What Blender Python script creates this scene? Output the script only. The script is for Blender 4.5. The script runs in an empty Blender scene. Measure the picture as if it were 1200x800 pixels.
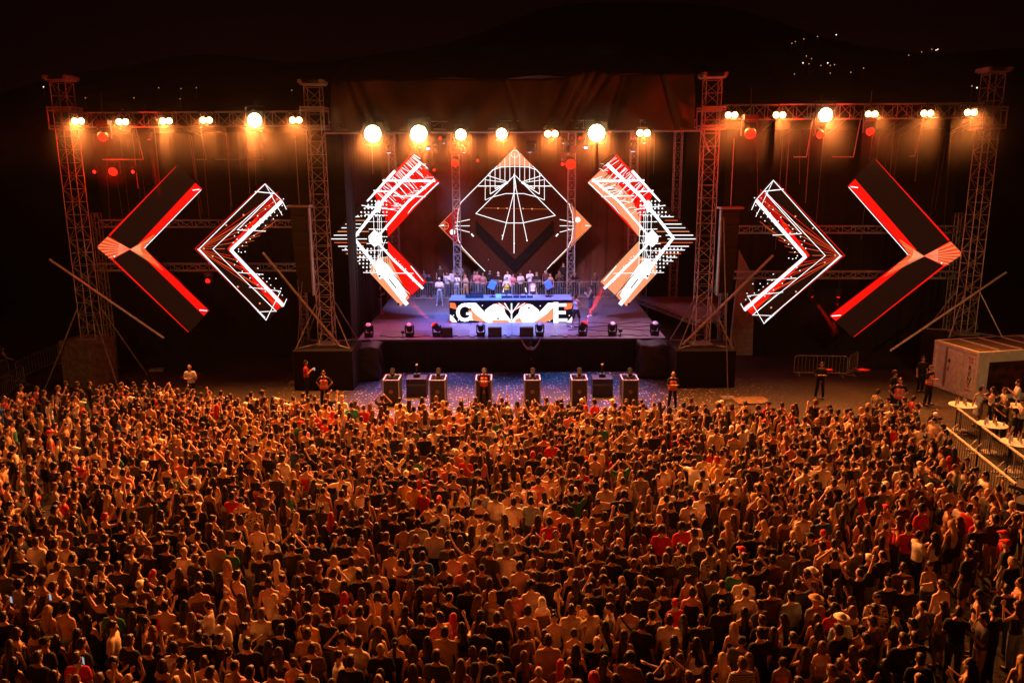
import bpy, bmesh, math, random
import numpy as np
from mathutils import Vector, Matrix, Euler
R = math.radians
sc = bpy.context.scene
COL = sc.collection
# ---------------------------------------------------------------- camera
H = 11.0; TH = R(12.35); RO = 0.0062; F = 941.0
fw = Vector((0, math.cos(TH), -math.sin(TH))); r0 = Vector((1, 0, 0)); u0 = Vector((0, math.sin(TH), math.cos(TH)))
rt = r0 * math.cos(RO) - u0 * math.sin(RO); up = u0 * math.cos(RO) + r0 * math.sin(RO)
CP = Vector((0, 0, H))
cam = bpy.data.cameras.new('camera'); cam.sensor_width = 36; cam.lens = 36 * F / 1200
cam.clip_start = 0.1; cam.clip_end = 3000
camo = bpy.data.objects.new('camera', cam); COL.objects.link(camo)
camo.matrix_world = Matrix.Translation(CP) @ Matrix((rt, up, -fw)).transposed().to_4x4()
sc.camera = camo
# ---------------------------------------------------------------- night sky, exposure
wd = bpy.data.worlds.new('World'); sc.world = wd; wd.use_nodes = True
bg = wd.node_tree.nodes['Background']; bg.inputs[0].default_value = (0.0026, 0.0005, 0.0005, 1); bg.inputs[1].default_value = 1.0
vs = sc.view_settings; vs.view_transform = 'Standard'; vs.look = 'None'; vs.exposure = 0; vs.gamma = 1
sc.cycles.use_denoising = True
sc.cycles.max_bounces = 4; sc.cycles.diffuse_bounces = 2; sc.cycles.glossy_bounces = 2
sc.cycles.transmission_bounces = 2; sc.cycles.volume_bounces = 0; sc.cycles.transparent_max_bounces = 6
sc.cycles.sample_clamp_indirect = 2.0; sc.cycles.use_light_tree = True
sc.cycles.caustics_reflective = False; sc.cycles.caustics_refractive = False

def ray(px, py): return fw + rt * ((px - 600) / F) + up * ((400 - py) / F)
def W(px, py, Y):
    d = ray(px, py); return CP + d * (Y / d.y)
def G(px, py, z=0.0):
    d = ray(px, py); return CP + d * ((z - H) / d.z)
def at(px, py, Y, z):                   # x from a pixel at distance Y, height forced
    p = W(px, py, Y); return Vector((p.x, Y, z))
# ---------------------------------------------------------------- spot lamps, for fixtures and for added floods
def spot(name, loc, target, power, color, size=R(60), blend=0.5, radius=0.2, parent=None):
    l = bpy.data.lights.new(name, 'SPOT'); l.energy = power; l.color = color; l.spot_size = size
    l.spot_blend = blend; l.shadow_soft_size = radius
    o = bpy.data.objects.new(name, l); COL.objects.link(o)
    d = (Vector(target) - Vector(loc)).normalized()
    o.matrix_world = Matrix.Translation(Vector(loc)) @ d.to_track_quat('-Z', 'Y').to_matrix().to_4x4()
    if parent is not None:
        mw = o.matrix_world.copy(); o.parent = parent; o.matrix_parent_inverse = parent.matrix_world.inverted() if parent.matrix_world else Matrix()
        o.matrix_world = mw
    return o
AMBER = (1.0, 0.265, 0.05); FOHC = (1.0, 0.19, 0.03); REDL = (1.0, 0.015, 0.006); BLUEL = (0.05, 0.2, 1.0)
FOH_P = 800; BL_P = 9800

# ================================================================ helpers
def tag(o, label=None, cat=None, group=None, kind=None):
    if label: o['label'] = label
    if cat: o['category'] = cat
    if group: o['group'] = group
    if kind: o['kind'] = kind
    return o
def empty(name, loc=(0, 0, 0), rz=0.0, label=None, cat=None, group=None):
    o = bpy.data.objects.new(name, None); COL.objects.link(o); o.empty_display_size = 0.2
    o.matrix_world = Matrix.Translation(Vector(loc)) @ Matrix.Rotation(rz, 4, 'Z')
    return tag(o, label, cat, group)
MATS = {}
def mat(name, col, rough=0.6, metal=0.0, var=0.25, scale=6.0, bump=0.0, emit=None, es=1.0, spec=0.5):
    if name in MATS: return MATS[name]
    m = bpy.data.materials.new(name); m.use_nodes = True; nt = m.node_tree; b = nt.nodes['Principled BSDF']
    b.inputs['Roughness'].default_value = rough; b.inputs['Metallic'].default_value = metal
    b.inputs['Specular IOR Level'].default_value = spec
    tc = nt.nodes.new('ShaderNodeTexCoord'); n = nt.nodes.new('ShaderNodeTexNoise'); n.inputs['Scale'].default_value = scale
    n.inputs['Detail'].default_value = 5
    nt.links.new(tc.outputs['Object'], n.inputs['Vector'])
    rp = nt.nodes.new('ShaderNodeValToRGB'); rp.color_ramp.elements[0].position = 0.3; rp.color_ramp.elements[1].position = 0.72
    c = Vector(col[:3])
    rp.color_ramp.elements[0].color = (*(c * (1 - var)), 1); rp.color_ramp.elements[1].color = (*[min(1, v * (1 + var)) for v in c], 1)
    nt.links.new(n.outputs['Fac'], rp.inputs['Fac']); nt.links.new(rp.outputs['Color'], b.inputs['Base Color'])
    if bump:
        bp = nt.nodes.new('ShaderNodeBump'); bp.inputs['Strength'].default_value = bump; bp.inputs['Distance'].default_value = 0.02
        nt.links.new(n.outputs['Fac'], bp.inputs['Height']); nt.links.new(bp.outputs['Normal'], b.inputs['Normal'])
    if emit:
        b.inputs['Emission Color'].default_value = (*emit, 1); b.inputs['Emission Strength'].default_value = es
    MATS[name] = m; return m
def glow(name, col, s, tocam_only=False):
    if name in MATS: return MATS[name]
    m = bpy.data.materials.new(name); m.use_nodes = True; nt = m.node_tree
    for n in list(nt.nodes): nt.nodes.remove(n)
    e = nt.nodes.new('ShaderNodeEmission'); o = nt.nodes.new('ShaderNodeOutputMaterial')
    e.inputs[0].default_value = (*col, 1); e.inputs[1].default_value = s
    nt.links.new(e.outputs[0], o.inputs[0]); MATS[name] = m; return m
def no_mis(m):
    try: m.cycles.emission_sampling = 'NONE'
    except Exception: pass
    return m

class MB:
    def __init__(s): s.v = []; s.f = []; s.m = []
    def add(s, vs, fs, mi=0):
        b = len(s.v); s.v += [tuple(v) for v in vs]; s.f += [tuple(b + i for i in f) for f in fs]; s.m += [mi] * len(fs); return s
    def box(s, c, d, rz=0, mi=0, M=None):
        x, y, z = d[0] / 2, d[1] / 2, d[2] / 2
        vs = [Vector((a * x, b * y, e * z)) for e in (-1, 1) for b in (-1, 1) for a in (-1, 1)]
        if M is not None: vs = [M @ v for v in vs]
        elif rz:
            q = Matrix.Rotation(rz, 3, 'Z'); vs = [q @ v for v in vs]
        c = Vector(c); vs = [v + c for v in vs]
        return s.add(vs, [(0, 2, 3, 1), (4, 5, 7, 6), (0, 1, 5, 4), (2, 6, 7, 3), (0, 4, 6, 2), (1, 3, 7, 5)], mi)
    def tube(s, p, q, r=0.03, r2=None, n=6, mi=0, cap=True):
        p = Vector(p); q = Vector(q); d = q - p
        if d.length < 1e-6: return s
        if r2 is None: r2 = r
        z = d.normalized(); a = z.orthogonal().normalized(); b = z.cross(a)
        vs = []
        for k in range(n):
            t = 2 * math.pi * k / n; e = a * math.cos(t) + b * math.sin(t); vs.append(p + e * r); vs.append(q + e * r2)
        fs = [(2 * k, 2 * ((k + 1) % n), 2 * ((k + 1) % n) + 1, 2 * k + 1) for k in range(n)]
        if cap: fs += [tuple(2 * k for k in range(n))[::-1], tuple(2 * k + 1 for k in range(n))]
        return s.add(vs, fs, mi)
    def lathe(s, prof, c=(0, 0, 0), n=12, mi=0, M=None, cap=True):
        c = Vector(c); vs = []
        for (r, z) in prof:
            for k in range(n):
                t = 2 * math.pi * k / n; v = Vector((r * math.cos(t), r * math.sin(t), z))
                if M is not None: v = M @ v
                vs.append(v + c)
        fs = []
        for i in range(len(prof) - 1):
            for k in range(n):
                k2 = (k + 1) % n; fs.append((i * n + k, i * n + k2, (i + 1) * n + k2, (i + 1) * n + k))
        if cap: fs += [tuple(range(n))[::-1], tuple((len(prof) - 1) * n + k for k in range(n))]
        return s.add(vs, fs, mi)
    def path(s, pts, r, n=5, mi=0):
        for a, b in zip(pts, pts[1:]): s.tube(a, b, r, n=n, mi=mi)
        return s
    def build(s, name, mats, parent=None, smooth=False, bevel=0.0):
        me = bpy.data.meshes.new(name); me.from_pydata(s.v, [], s.f)
        if not isinstance(mats, (list, tuple)): mats = [mats]
        for m in mats: me.materials.append(m)
        if len(mats) > 1: me.polygons.foreach_set('material_index', s.m)
        if smooth: me.polygons.foreach_set('use_smooth', [True] * len(me.polygons))
        me.validate(); me.update()
        o = bpy.data.objects.new(name, me); COL.objects.link(o)
        if parent is not None: o.parent = parent
        if bevel:
            b = o.modifiers.new('bevel', 'BEVEL'); b.width = bevel; b.segments = 2; b.limit_method = 'ANGLE'
        return o
def rel(parent):                         # world -> parent's space (things sit at their empty)
    bpy.context.view_layer.update; return parent.matrix_world.inverted()
def copy_thing(src, loc, rz=None, label=None):
    c = src.copy(); COL.objects.link(c)
    q = src.matrix_world.to_3x3() if rz is None else Matrix.Rotation(rz, 3, 'Z')
    c.matrix_world = Matrix.Translation(Vector(loc)) @ q.to_4x4()
    if label: c['label'] = label
    for ch in [o for o in COL.objects if o.parent == src]:
        d = ch.copy(); COL.objects.link(d); d.parent = c; d.matrix_parent_inverse = ch.matrix_parent_inverse.copy()
        for g in [o for o in COL.objects if o.parent == ch]:
            e = g.copy(); COL.objects.link(e); e.parent = d; e.matrix_parent_inverse = g.matrix_parent_inverse.copy()
    return c

# ---------------------------------------------------------------- materials
ALU = mat('aluminium', (0.55, 0.53, 0.5), 0.42, 0.55, 0.2, 3)
STEEL = mat('galvanised_steel', (0.36, 0.35, 0.34), 0.45, 0.6, 0.3, 5)
BLACKM = mat('black_metal', (0.025, 0.024, 0.024), 0.45, 0.2, 0.3, 8)
BLACKP = mat('black_plastic', (0.02, 0.02, 0.022), 0.55, 0, 0.3, 8)
DRAPE = mat('black_drape', (0.006, 0.005, 0.0045), 0.9, 0, 0.35, 1.5, 0.4)
CANVAS = mat('canopy_canvas', (0.12, 0.075, 0.05), 0.85, 0, 0.22, 0.8, 0.3)
TARP = mat('dark_tarpaulin', (0.035, 0.032, 0.03), 0.5, 0, 0.4, 2.2, 0.6)
PLY = mat('stage_plywood', (0.30, 0.25, 0.25), 0.32, 0, 0.3, 1.2, 0.05)
WOOD = mat('weathered_wood', (0.20, 0.13, 0.08), 0.8, 0, 0.4, 5, 0.3)
WHITEP = mat('white_paint', (0.82, 0.8, 0.78), 0.5, 0, 0.15, 2.2, 0.08)
CABLE = mat('cable', (0.03, 0.028, 0.026), 0.6)
ROPE = mat('steel_rope', (0.3, 0.27, 0.24), 0.5, 0.4)
CASE = mat('flight_case_ply', (0.03, 0.026, 0.024), 0.5, 0, 0.4, 9)
CASEIN = mat('case_lining', (0.5, 0.5, 0.62), 0.7)
GLASS = mat('bottle_glass', (0.35, 0.3, 0.18), 0.12, 0, 0.3, 9)

# ================================================================ ground, hill
def ground_material():
    m = bpy.data.materials.new('trampled_ground'); m.use_nodes = True; nt = m.node_tree; L = nt.links; b = nt.nodes['Principled BSDF']
    tc = nt.nodes.new('ShaderNodeTexCoord')
    n1 = nt.nodes.new('ShaderNodeTexNoise'); n1.inputs['Scale'].default_value = 0.35; n1.inputs['Detail'].default_value = 8
    n2 = nt.nodes.new('ShaderNodeTexNoise'); n2.inputs['Scale'].default_value = 9; n2.inputs['Detail'].default_value = 6
    vo = nt.nodes.new('ShaderNodeTexVoronoi'); vo.inputs['Scale'].default_value = 7.5
    vo.inputs['Randomness'].default_value = 1
    for n in (n1, n2, vo): L.new(tc.outputs['Object'], n.inputs['Vector'])
    r1 = nt.nodes.new('ShaderNodeValToRGB'); r1.color_ramp.elements[0].position = .35; r1.color_ramp.elements[1].position = .7
    r1.color_ramp.elements[0].color = (.018, .014, .011, 1); r1.color_ramp.elements[1].color = (.055, .042, .031, 1)
    L.new(n1.outputs['Fac'], r1.inputs['Fac'])
    mx = nt.nodes.new('ShaderNodeMixRGB'); mx.blend_type = 'MULTIPLY'; mx.inputs['Fac'].default_value = .75
    r2 = nt.nodes.new('ShaderNodeValToRGB'); r2.color_ramp.elements[0].position = .38; r2.color_ramp.elements[1].position = .62
    r2.color_ramp.elements[0].color = (.45, .45, .45, 1); r2.color_ramp.elements[1].color = (1, 1, 1, 1)
    L.new(n2.outputs['Fac'], r2.inputs['Fac']); L.new(r1.outputs['Color'], mx.inputs[1]); L.new(r2.outputs['Color'], mx.inputs[2])
    # litter / confetti: small paper flecks
    lt = nt.nodes.new('ShaderNodeMath'); lt.operation = 'LESS_THAN'; lt.inputs[1].default_value = .30
    L.new(vo.outputs['Distance'], lt.inputs[0])
    sp = nt.nodes.new('ShaderNodeSeparateColor'); L.new(vo.outputs['Color'], sp.inputs['Color'])
    gt = nt.nodes.new('ShaderNodeMath'); gt.operation = 'GREATER_THAN'; gt.inputs[1].default_value = .55; L.new(sp.outputs['Red'], gt.inputs[0])
    mu = nt.nodes.new('ShaderNodeMath'); mu.operation = 'MULTIPLY'; L.new(lt.outputs[0], mu.inputs[0]); L.new(gt.outputs[0], mu.inputs[1])
    m2 = nt.nodes.new('ShaderNodeMixRGB'); hs = nt.nodes.new('ShaderNodeMixRGB'); hs.inputs[0].default_value = .55; hs.inputs[1].default_value = (.34, .32, .28, 1)
    L.new(vo.outputs['Color'], hs.inputs[2]); L.new(hs.outputs[0], m2.inputs[2])
    mq = nt.nodes.new('ShaderNodeMapping'); mq.inputs['Location'].default_value = (0, -39 / 6.5, 0); mq.inputs['Scale'].default_value = (1 / 12, 1 / 6.5, 0); L.new(tc.outputs['Object'], mq.inputs['Vector'])
    ln = nt.nodes.new('ShaderNodeVectorMath'); ln.operation = 'LENGTH'; L.new(mq.outputs[0], ln.inputs[0]); mk = nt.nodes.new('ShaderNodeMapRange'); mk.inputs['From Min'].default_value = .7; mk.inputs['From Max'].default_value = 1.15; mk.inputs['To Min'].default_value = 1; mk.inputs['To Max'].default_value = .12; L.new(ln.outputs['Value'], mk.inputs['Value'])
    mv = nt.nodes.new('ShaderNodeMath'); mv.operation = 'MULTIPLY'; L.new(mu.outputs[0], mv.inputs[0]); L.new(mk.outputs[0], mv.inputs[1]); L.new(mv.outputs[0], m2.inputs['Fac']); L.new(mx.outputs[0], m2.inputs[1]); L.new(m2.outputs[0], b.inputs['Base Color'])
    b.inputs['Roughness'].default_value = .75
    bp = nt.nodes.new('ShaderNodeBump'); bp.inputs['Strength'].default_value = .5; bp.inputs['Distance'].default_value = .03
    L.new(n2.outputs['Fac'], bp.inputs['Height']); L.new(bp.outputs['Normal'], b.inputs['Normal'])
    return m
GROUND = ground_material()
rg = random.Random(5)
g = MB(); nx, ny = 60, 60
xs = [-900 + 1800 * i / nx for i in range(nx + 1)]; ys = [-60 + 860 * j / ny for j in range(ny + 1)]
g.add([(x, y, 0) for y in ys for x in xs], [(j * (nx + 1) + i, j * (nx + 1) + i + 1, (j + 1) * (nx + 1) + i + 1, (j + 1) * (nx + 1) + i) for j in range(ny) for i in range(nx)])
tag(g.build('ground', GROUND), kind='structure')
HILLM = mat('hillside_scrub', (.03, .035, .02), .95, 0, .5, .05)
def hill_h(x, y):
    t = max(0, min(1, (y - 330) / 330)); t = t * t * (3 - 2 * t)
    return -0.5 + t * (95 + 26 * math.sin(x * .006 + 1) + 12 * math.sin(x * .017 + y * .01)) + 2 * math.sin(x * .05) * t
g = MB(); nx, ny = 80, 24
xs = [-900 + 1800 * i / nx for i in range(nx + 1)]; ys = [320 + 460 * j / ny for j in range(ny + 1)]
g.add([(x, y, hill_h(x, y)) for y in ys for x in xs], [(j * (nx + 1) + i, j * (nx + 1) + i + 1, (j + 1) * (nx + 1) + i + 1, (j + 1) * (nx + 1) + i) for j in range(ny) for i in range(nx)])
tag(g.build('hills', HILLM, smooth=True), kind='structure')
# tiny far lamps on the hillside
LW = no_mis(glow('far_lamp_white', (1, .85, .7), 2.2)); LO = no_mis(glow('far_lamp_orange', (1, .4, .16), 1.0))
def far_lamp(px, py, m, r, label, group):
    d = ray(px, py); t = 330 / d.y; lo = None
    for k in range(900):
        p = CP + d * t
        if p.z <= hill_h(p.x, p.y) + 6: lo = p; break
        t += 1.0
        if p.y > 770: break
    if lo is None: lo = CP + d * (560 / d.y)
    gz = hill_h(lo.x, lo.y)
    e = empty('street_lamp', (lo.x, lo.y, gz), 0, label, 'street lamp', group); h = lo.z - gz
    MB().tube((0, 0, -.2), (0, 0, h - r), .12, .08).build('pole', STEEL, e)
    MB().lathe([(r * .3, -r), (r, -r * .4), (r, r * .4), (r * .3, r)], (0, 0, h), 8).build('lamp_head', m, e)
FL = [(928, 51, 0), (932, 49, 0), (942, 46, 0), (958, 43, 0), (980, 41, 1), (945, 66, 0), (951, 69, 0), (941, 74, 1), (948, 75, 0), (962, 77, 0), (970, 74, 1), (973, 77, 0), (978, 76, 0), (931, 87, 0), (973, 86, 0), (997, 85, 0), (1012, 80, 0), (1065, 65, 0), (1080, 61, 0), (1092, 58, 0), (1097, 59, 1), (1099, 58, 1)]
for i, (x, y, w) in enumerate(FL):
    far_lamp(x, y, LW if w else LO, .34 if w else .27, 'tiny white street lamp glowing on the dark hillside beyond the right wing' if w else 'tiny orange street lamp glowing on the dark hillside beyond the right wing', 'white street lamps on the right hillside' if w else 'orange street lamps on the right hillside')
far_lamp(1145, 103, LW, .42, 'bright white street lamp just left of the right tower top', None)
far_lamp(1139, 101, LO, .3, 'dim orange street lamp beside the bright one near the right tower top', None)
far_lamp(51, 102, LW, .36, 'lone white street lamp left of the left tower top', None)
for (x, y) in [(100, 115), (157, 115), (186, 103), (212, 104), (230, 103), (211, 116), (342, 106)]:
    far_lamp(x, y, LO, .24, 'tiny faint street lamp on the dark hillside above the left wing truss', 'street lamps above the left wing truss')

# ================================================================ truss masts, wing trusses, stage
ZD = 1.81; YS = 42.6
def lattice(mb, p, q, w, h, bay, r=0.028, rd=0.016, U=None):
    """four chords and zigzag lacing between p and q; w across, h the other way"""
    p = Vector(p); q = Vector(q); d = (q - p); L = d.length; z = d.normalized()
    a = (U if U is not None else (Vector((0, 1, 0)) if abs(z.y) < .9 else Vector((1, 0, 0)))); b = z.cross(a).normalized(); a = b.cross(z).normalized()
    cs = [(b * w / 2 * s + a * h / 2 * t) for s, t in ((-1, -1), (1, -1), (1, 1), (-1, 1))]
    for c in cs: mb.tube(p + c, q + c, r, n=6)
    n = max(1, round(L / bay))
    for i in range(n + 1):
        o = p + z * (L * i / n)
        for k in range(4): mb.tube(o + cs[k], o + cs[(k + 1) % 4], rd, n=4, cap=False)
        if i < n:
            o2 = p + z * (L * (i + 1) / n)
            for k in range(4):
                if (i + k) % 2: mb.tube(o + cs[k], o2 + cs[(k + 1) % 4], rd, n=4, cap=False)
                else: mb.tube(o + cs[(k + 1) % 4], o2 + cs[k], rd, n=4, cap=False)
    return mb
def tower(bx, by, ty, Y, x_top, label, boom=None, crate=False):
    b = W(bx, by, Y); t = W(x_top, ty, Y); x = b.x
    e = empty('truss_tower', (x, Y, 0), 0, label, 'truss tower', 'tall truss towers that carry the stage rig')
    zt = t.z; zb = b.z
    m = MB(); lattice(m, (0, 0, zb), (0, 0, zt - .15), .74, .74, .62, .026, .014); m.build('mast', ALU, e)
    m = MB(); m.box((0, 0, zt - .05), (1.1, .9, .07)); m.box((-.5, 0, zt + .07), (.18, 1.2, .16)); m.box((.5, 0, zt + .07), (.18, 1.2, .16))
    m.tube((-.6, -.1, zt + .1), (.6, -.1, zt + .1), .07, n=10); m.build('head_block', ALU, e, bevel=.01)
    zs = W(bx, 139, Y).z; m = MB()
    for dx in (-.55, .55):
        for dy in (-.55, .55): m.tube((dx, dy, zs - .5), (dx, dy, zs + .5), .035, n=6)
    for dz in (-.5, .5, -.36, .36):
        for s in (-1, 1):
            m.box((0, s * .55, zs + dz), (1.16, .07, .07)); m.box((s * .55, 0, zs + dz), (.07, 1.16, .07))
    m.build('sleeve_block', ALU, e)
    m = MB()
    for sx, sy in ((-1, -1), (1, -1), (-1, 1), (1, 1)):
        if crate: m.tube((sx * .38, sy * .38, zb + 1.6), (sx * 1.9, sy * 1.6, .03), .035, n=6); continue
        m.tube((sx * .38, sy * .38, zb + 2.2), (sx * 1.35, sy * 1.1, zb + .03), .035, n=6)
        m.tube((sx * .38, sy * .38, zb + .12), (sx * 1.35, sy * 1.1, zb + .05), .04, n=6)
    m.box((0, 0, zb + .05), (1.1, 1.1, .1)); m.build('outrigger', STEEL, e)
    # the black draped ballast block under the mast
    if not crate: m = MB(); m.box((0, 0, (zb - .01) / 2), (3.0, 2.6, zb - .01)); m.build('ballast_block', DRAPE, e, bevel=.04)
    if boom:
        (ax, ay), (cx, cy) = boom; a = W(ax, ay, Y - .62) - Vector((x, Y, 0)); c = W(cx, cy, Y - .62) - Vector((x, Y, 0))
        MB().tube(a, c, .06, n=8).build('brace_pole', ALU, e)
    return e
TL0 = tower(108, 396, 93, 40.6, 104, 'leftmost truss tower beside the wooden crate', ((58, 304), (192, 396)), crate=True)
TL1 = tower(384, 404, 98, 40.3, 384, 'truss tower at the left edge of the stage canopy', ((308, 296), (398, 405)))
TR1 = tower(821, 404, 90, 40.3, 821, 'truss tower at the right edge of the stage canopy', ((906, 299), (800, 404)))
TR0 = tower(1129, 391, 84, 40.6, 1129, 'rightmost truss tower behind the white container', ((1179, 319), (1043, 411)))
def wing_truss(p, q, label, h=.62):
    m = MB(); P = Vector(p); Q = Vector(q); e = empty('lighting_truss', P, 0, label, 'lighting truss')
    lattice(m, (0, 0, 0), Q - P, h, .5, .7, .03, .017, Vector((0, 0, 1)).cross((Q - P).normalized())); m.build('truss_span', ALU, e); return e
YT = 40.3
def xof(t): return t.location.x
zl = W(240, 140, YT).z; zr = W(980, 131, YT).z
WL = wing_truss((xof(TL0) + .6, YT, zl), (xof(TL1) - .6, YT, zl), 'left wing lighting truss between two towers, six amber blinders on it', .68)
WR = wing_truss((xof(TR1) + .6, YT, zr), (xof(TR0) - .6, YT, zr), 'right wing lighting truss between two towers, six amber blinders on it', .68)
zc = W(600, 146, YT).z
WC = wing_truss((xof(TL1) + .6, YT + .55, zc), (xof(TR1) - .6, YT + .55, zc), 'centre lighting truss along the lower edge of the canopy', .36)
# lower cross trusses behind the wing screens and thin rear masts
def low_truss(x0, y0, x1, y1, Y, label):
    return wing_truss(W(x0, y0, Y), W(x1, y1, Y), label, .36)
low_truss(118, 262, 352, 262, 43.2, 'upper low truss crossing behind the two left wing screens')
low_truss(112, 313, 352, 313, 43.2, 'lower low truss crossing behind the two left wing screens')
low_truss(850, 269, 1120, 269, 43.2, 'upper low truss crossing behind the two right wing screens')
low_truss(850, 322, 1120, 322, 43.2, 'lower low truss crossing behind the two right wing screens')
for px, lb in ((118, 'thin upright mast behind the far left screen'), (352, 'thin upright mast left of the left inner tower'), (850, 'thin upright mast right of the right inner tower'), (1120, 'thin upright mast behind the far right screen')):
    p = W(px, 300, 43.75); e = empty('support_mast', (p.x, 43.75, 0), 0, lb, 'support mast')
    m = MB(); lattice(m, (0, 0, 0), (0, 0, W(px, 250, 43.75).z), .36, .36, .5, .022, .012); m.build('mast', ALU, e)
for px, lb in ((424, 'rear mast left of the left centre chevron'), (464, 'rear mast behind the left centre chevron'), (536, 'rear mast in red light left of the diamond'), (669, 'rear mast in red light right of the diamond'), (740, 'rear mast behind the right centre chevron'), (790, 'rear mast right of the right centre chevron')):
    Y = 56.5; p = W(px, 300, Y); e = empty('support_mast', (p.x, Y, ZD + .004), 0, lb, 'support mast')
    m = MB(); lattice(m, (0, 0, 0), (0, 0, 11.9), .5, .5, .62, .026, .014); m.build('mast', ALU, e)

# ---- stage
xl = W(419, 397, YS).x; xr = W(780, 397, YS).x; YB = 62.0
xlb, xrb = xl - .4, xr + .4
st = empty('stage', (0, YS, 0), 0, 'wide main stage with a scuffed plywood floor and black skirt', 'stage')
m = MB()
m.add([(xl, 0, ZD - .12), (xr, 0, ZD - .12), (xrb, YB - YS, ZD - .12), (xlb, YB - YS, ZD - .12), (xl, 0, ZD), (xr, 0, ZD), (xrb, YB - YS, ZD), (xlb, YB - YS, ZD)],
      [(3, 2, 1, 0), (4, 5, 6, 7), (0, 1, 5, 4), (1, 2, 6, 5), (2, 3, 7, 6), (3, 0, 4, 7)])
def stage_floor():
    m = bpy.data.materials.new('stage_boards'); m.use_nodes = True; nt = m.node_tree; L = nt.links; b = nt.nodes['Principled BSDF']
    tc = nt.nodes.new('ShaderNodeTexCoord'); br = nt.nodes.new('ShaderNodeTexBrick'); br.inputs['Scale'].default_value = 1.0
    br.inputs['Brick Width'].default_value = 2.44; br.inputs['Row Height'].default_value = 1.22; br.inputs['Mortar Size'].default_value = .018
    br.inputs['Color1'].default_value = (.27, .235, .26, 1); br.inputs['Color2'].default_value = (.17, .15, .165, 1); br.inputs['Mortar'].default_value = (.03, .03, .03, 1)
    n = nt.nodes.new('ShaderNodeTexNoise'); n.inputs['Scale'].default_value = 2.3; n.inputs['Detail'].default_value = 8
    mp = nt.nodes.new('ShaderNodeMapping'); mp.inputs['Scale'].default_value = (1, 4, 1)
    L.new(tc.outputs['Object'], br.inputs['Vector']); L.new(tc.outputs['Object'], mp.inputs['Vector']); L.new(mp.outputs[0], n.inputs['Vector'])
    rp = nt.nodes.new('ShaderNodeValToRGB'); rp.color_ramp.elements[0].position = .3; rp.color_ramp.elements[0].color = (.5, .5, .5, 1); rp.color_ramp.elements[1].position = .65
    L.new(n.outputs['Fac'], rp.inputs['Fac']); mx = nt.nodes.new('ShaderNodeMixRGB'); mx.blend_type = 'MULTIPLY'; mx.inputs[0].default_value = .8
    L.new(br.outputs['Color'], mx.inputs[1]); L.new(rp.outputs['Color'], mx.inputs[2]); L.new(mx.outputs[0], b.inputs['Base Color'])
    mr = nt.nodes.new('ShaderNodeMapRange'); mr.inputs['To Min'].default_value = .25; mr.inputs['To Max'].default_value = .6
    L.new(n.outputs['Fac'], mr.inputs['Value']); L.new(mr.outputs[0], b.inputs['Roughness']); return m
m.build('deck', stage_floor(), st)
m = MB()   # pleated black skirt round the front and sides
def pleat(m, x0, y0, x1, y1, z0, z1, amp=.05, step=.16):
    L = math.hypot(x1 - x0, y1 - y0); n = int(L / step); nx, ny = (y1 - y0) / L, -(x1 - x0) / L; vs = []
    for i in range(n + 1):
        t = i / n; o = amp * (math.sin(i * 1.7) * .6 + (i % 2) * .5)
        for z, k in ((z0, 1), (z1, .3)): vs.append((x0 + (x1 - x0) * t + nx * o * k, y0 + (y1 - y0) * t + ny * o * k, z))
    m.add(vs, [(2 * i, 2 * i + 2, 2 * i + 3, 2 * i + 1) for i in range(n)])
pleat(m, xl, -.03, xr, -.03, 0.0, ZD - .12); pleat(m, xlb, YB - YS, xl, 0, 0, ZD - .12); pleat(m, xr, 0, xrb, YB - YS, 0, ZD - .12)
sk = m.build('skirt', DRAPE, st); sk.modifiers.new('s', 'SOLIDIFY').thickness = .012
m = MB().box((0.5 * (xl + xr), -.02, ZD - .06), (xr - xl, .05, .13)); m.build('edge_trim', BLACKM, st)
# canopy: fascia cloth, roof sheet
xa = xof(TL1) + .75; xb = xof(TR1) - .75; zf0 = W(600, 154, 40.3).z; zf1 = W(600, 93, 40.3).z
cn = empty('stage_canopy', (0, 40.3, 0), 0, 'brown fabric stage canopy with a creased front fascia', 'stage canopy')
NX, NZ = 260, 20; vs = []
for j in range(NZ + 1):
    for i in range(NX + 1):
        u = i / NX; v = j / NZ; x = xa + (xb - xa) * u
        top = zf1 + .22 * math.exp(-((u - .72) / .05) ** 2) + .12 * math.sin(u * 9) * .5 + .25 * u
        z = zf0 + (top - zf0) * v
        w = .16 * math.sin(u * 46 + v * 5 * math.sin(u * 11)) * (1 - .3 * v) + .12 * math.sin((u * 30 - v * 4)) + .07 * math.sin(u * 90 + 3 * v) * (1 - v) + .22 * sum(math.exp(-((u - c0 - s0 * (v - .5)) / .006) ** 2) for c0, s0 in ((.08, -.06), (.11, -.06), (.62, .07), (.66, .09), (.69, .09), (.72, .1), (.50, -.05), (.78, .05), (.80, .05), (.93, -.04)))
        vs.append((x, .1 + w + .5 * v * v, z))
m = MB(); m.add(vs, [(j * (NX + 1) + i, j * (NX + 1) + i + 1, (j + 1) * (NX + 1) + i + 1, (j + 1) * (NX + 1) + i) for j in range(NZ) for i in range(NX)])
f = m.build('fascia', CANVAS, cn, smooth=True); f.modifiers.new('s', 'SOLIDIFY').thickness = .02
zrg = W(600, 69, 48).z; vs = []
for j, (y, z) in enumerate([(.65, zf1 + .02), (4, (zf1 + zrg) / 2 + .25), (7.7, zrg), (14, zrg - .7), (21.5, zf1 - .6)]):
    for i in range(41):
        u = i / 40; vs.append((xa + (xb - xa) * u, y, z + .08 * math.sin(u * 25 + j) + (.25 * u if j == 0 else 0)))
m = MB(); m.add(vs, [(j * 41 + i, j * 41 + i + 1, (j + 1) * 41 + i + 1, (j + 1) * 41 + i) for j in range(4) for i in range(40)])
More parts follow.
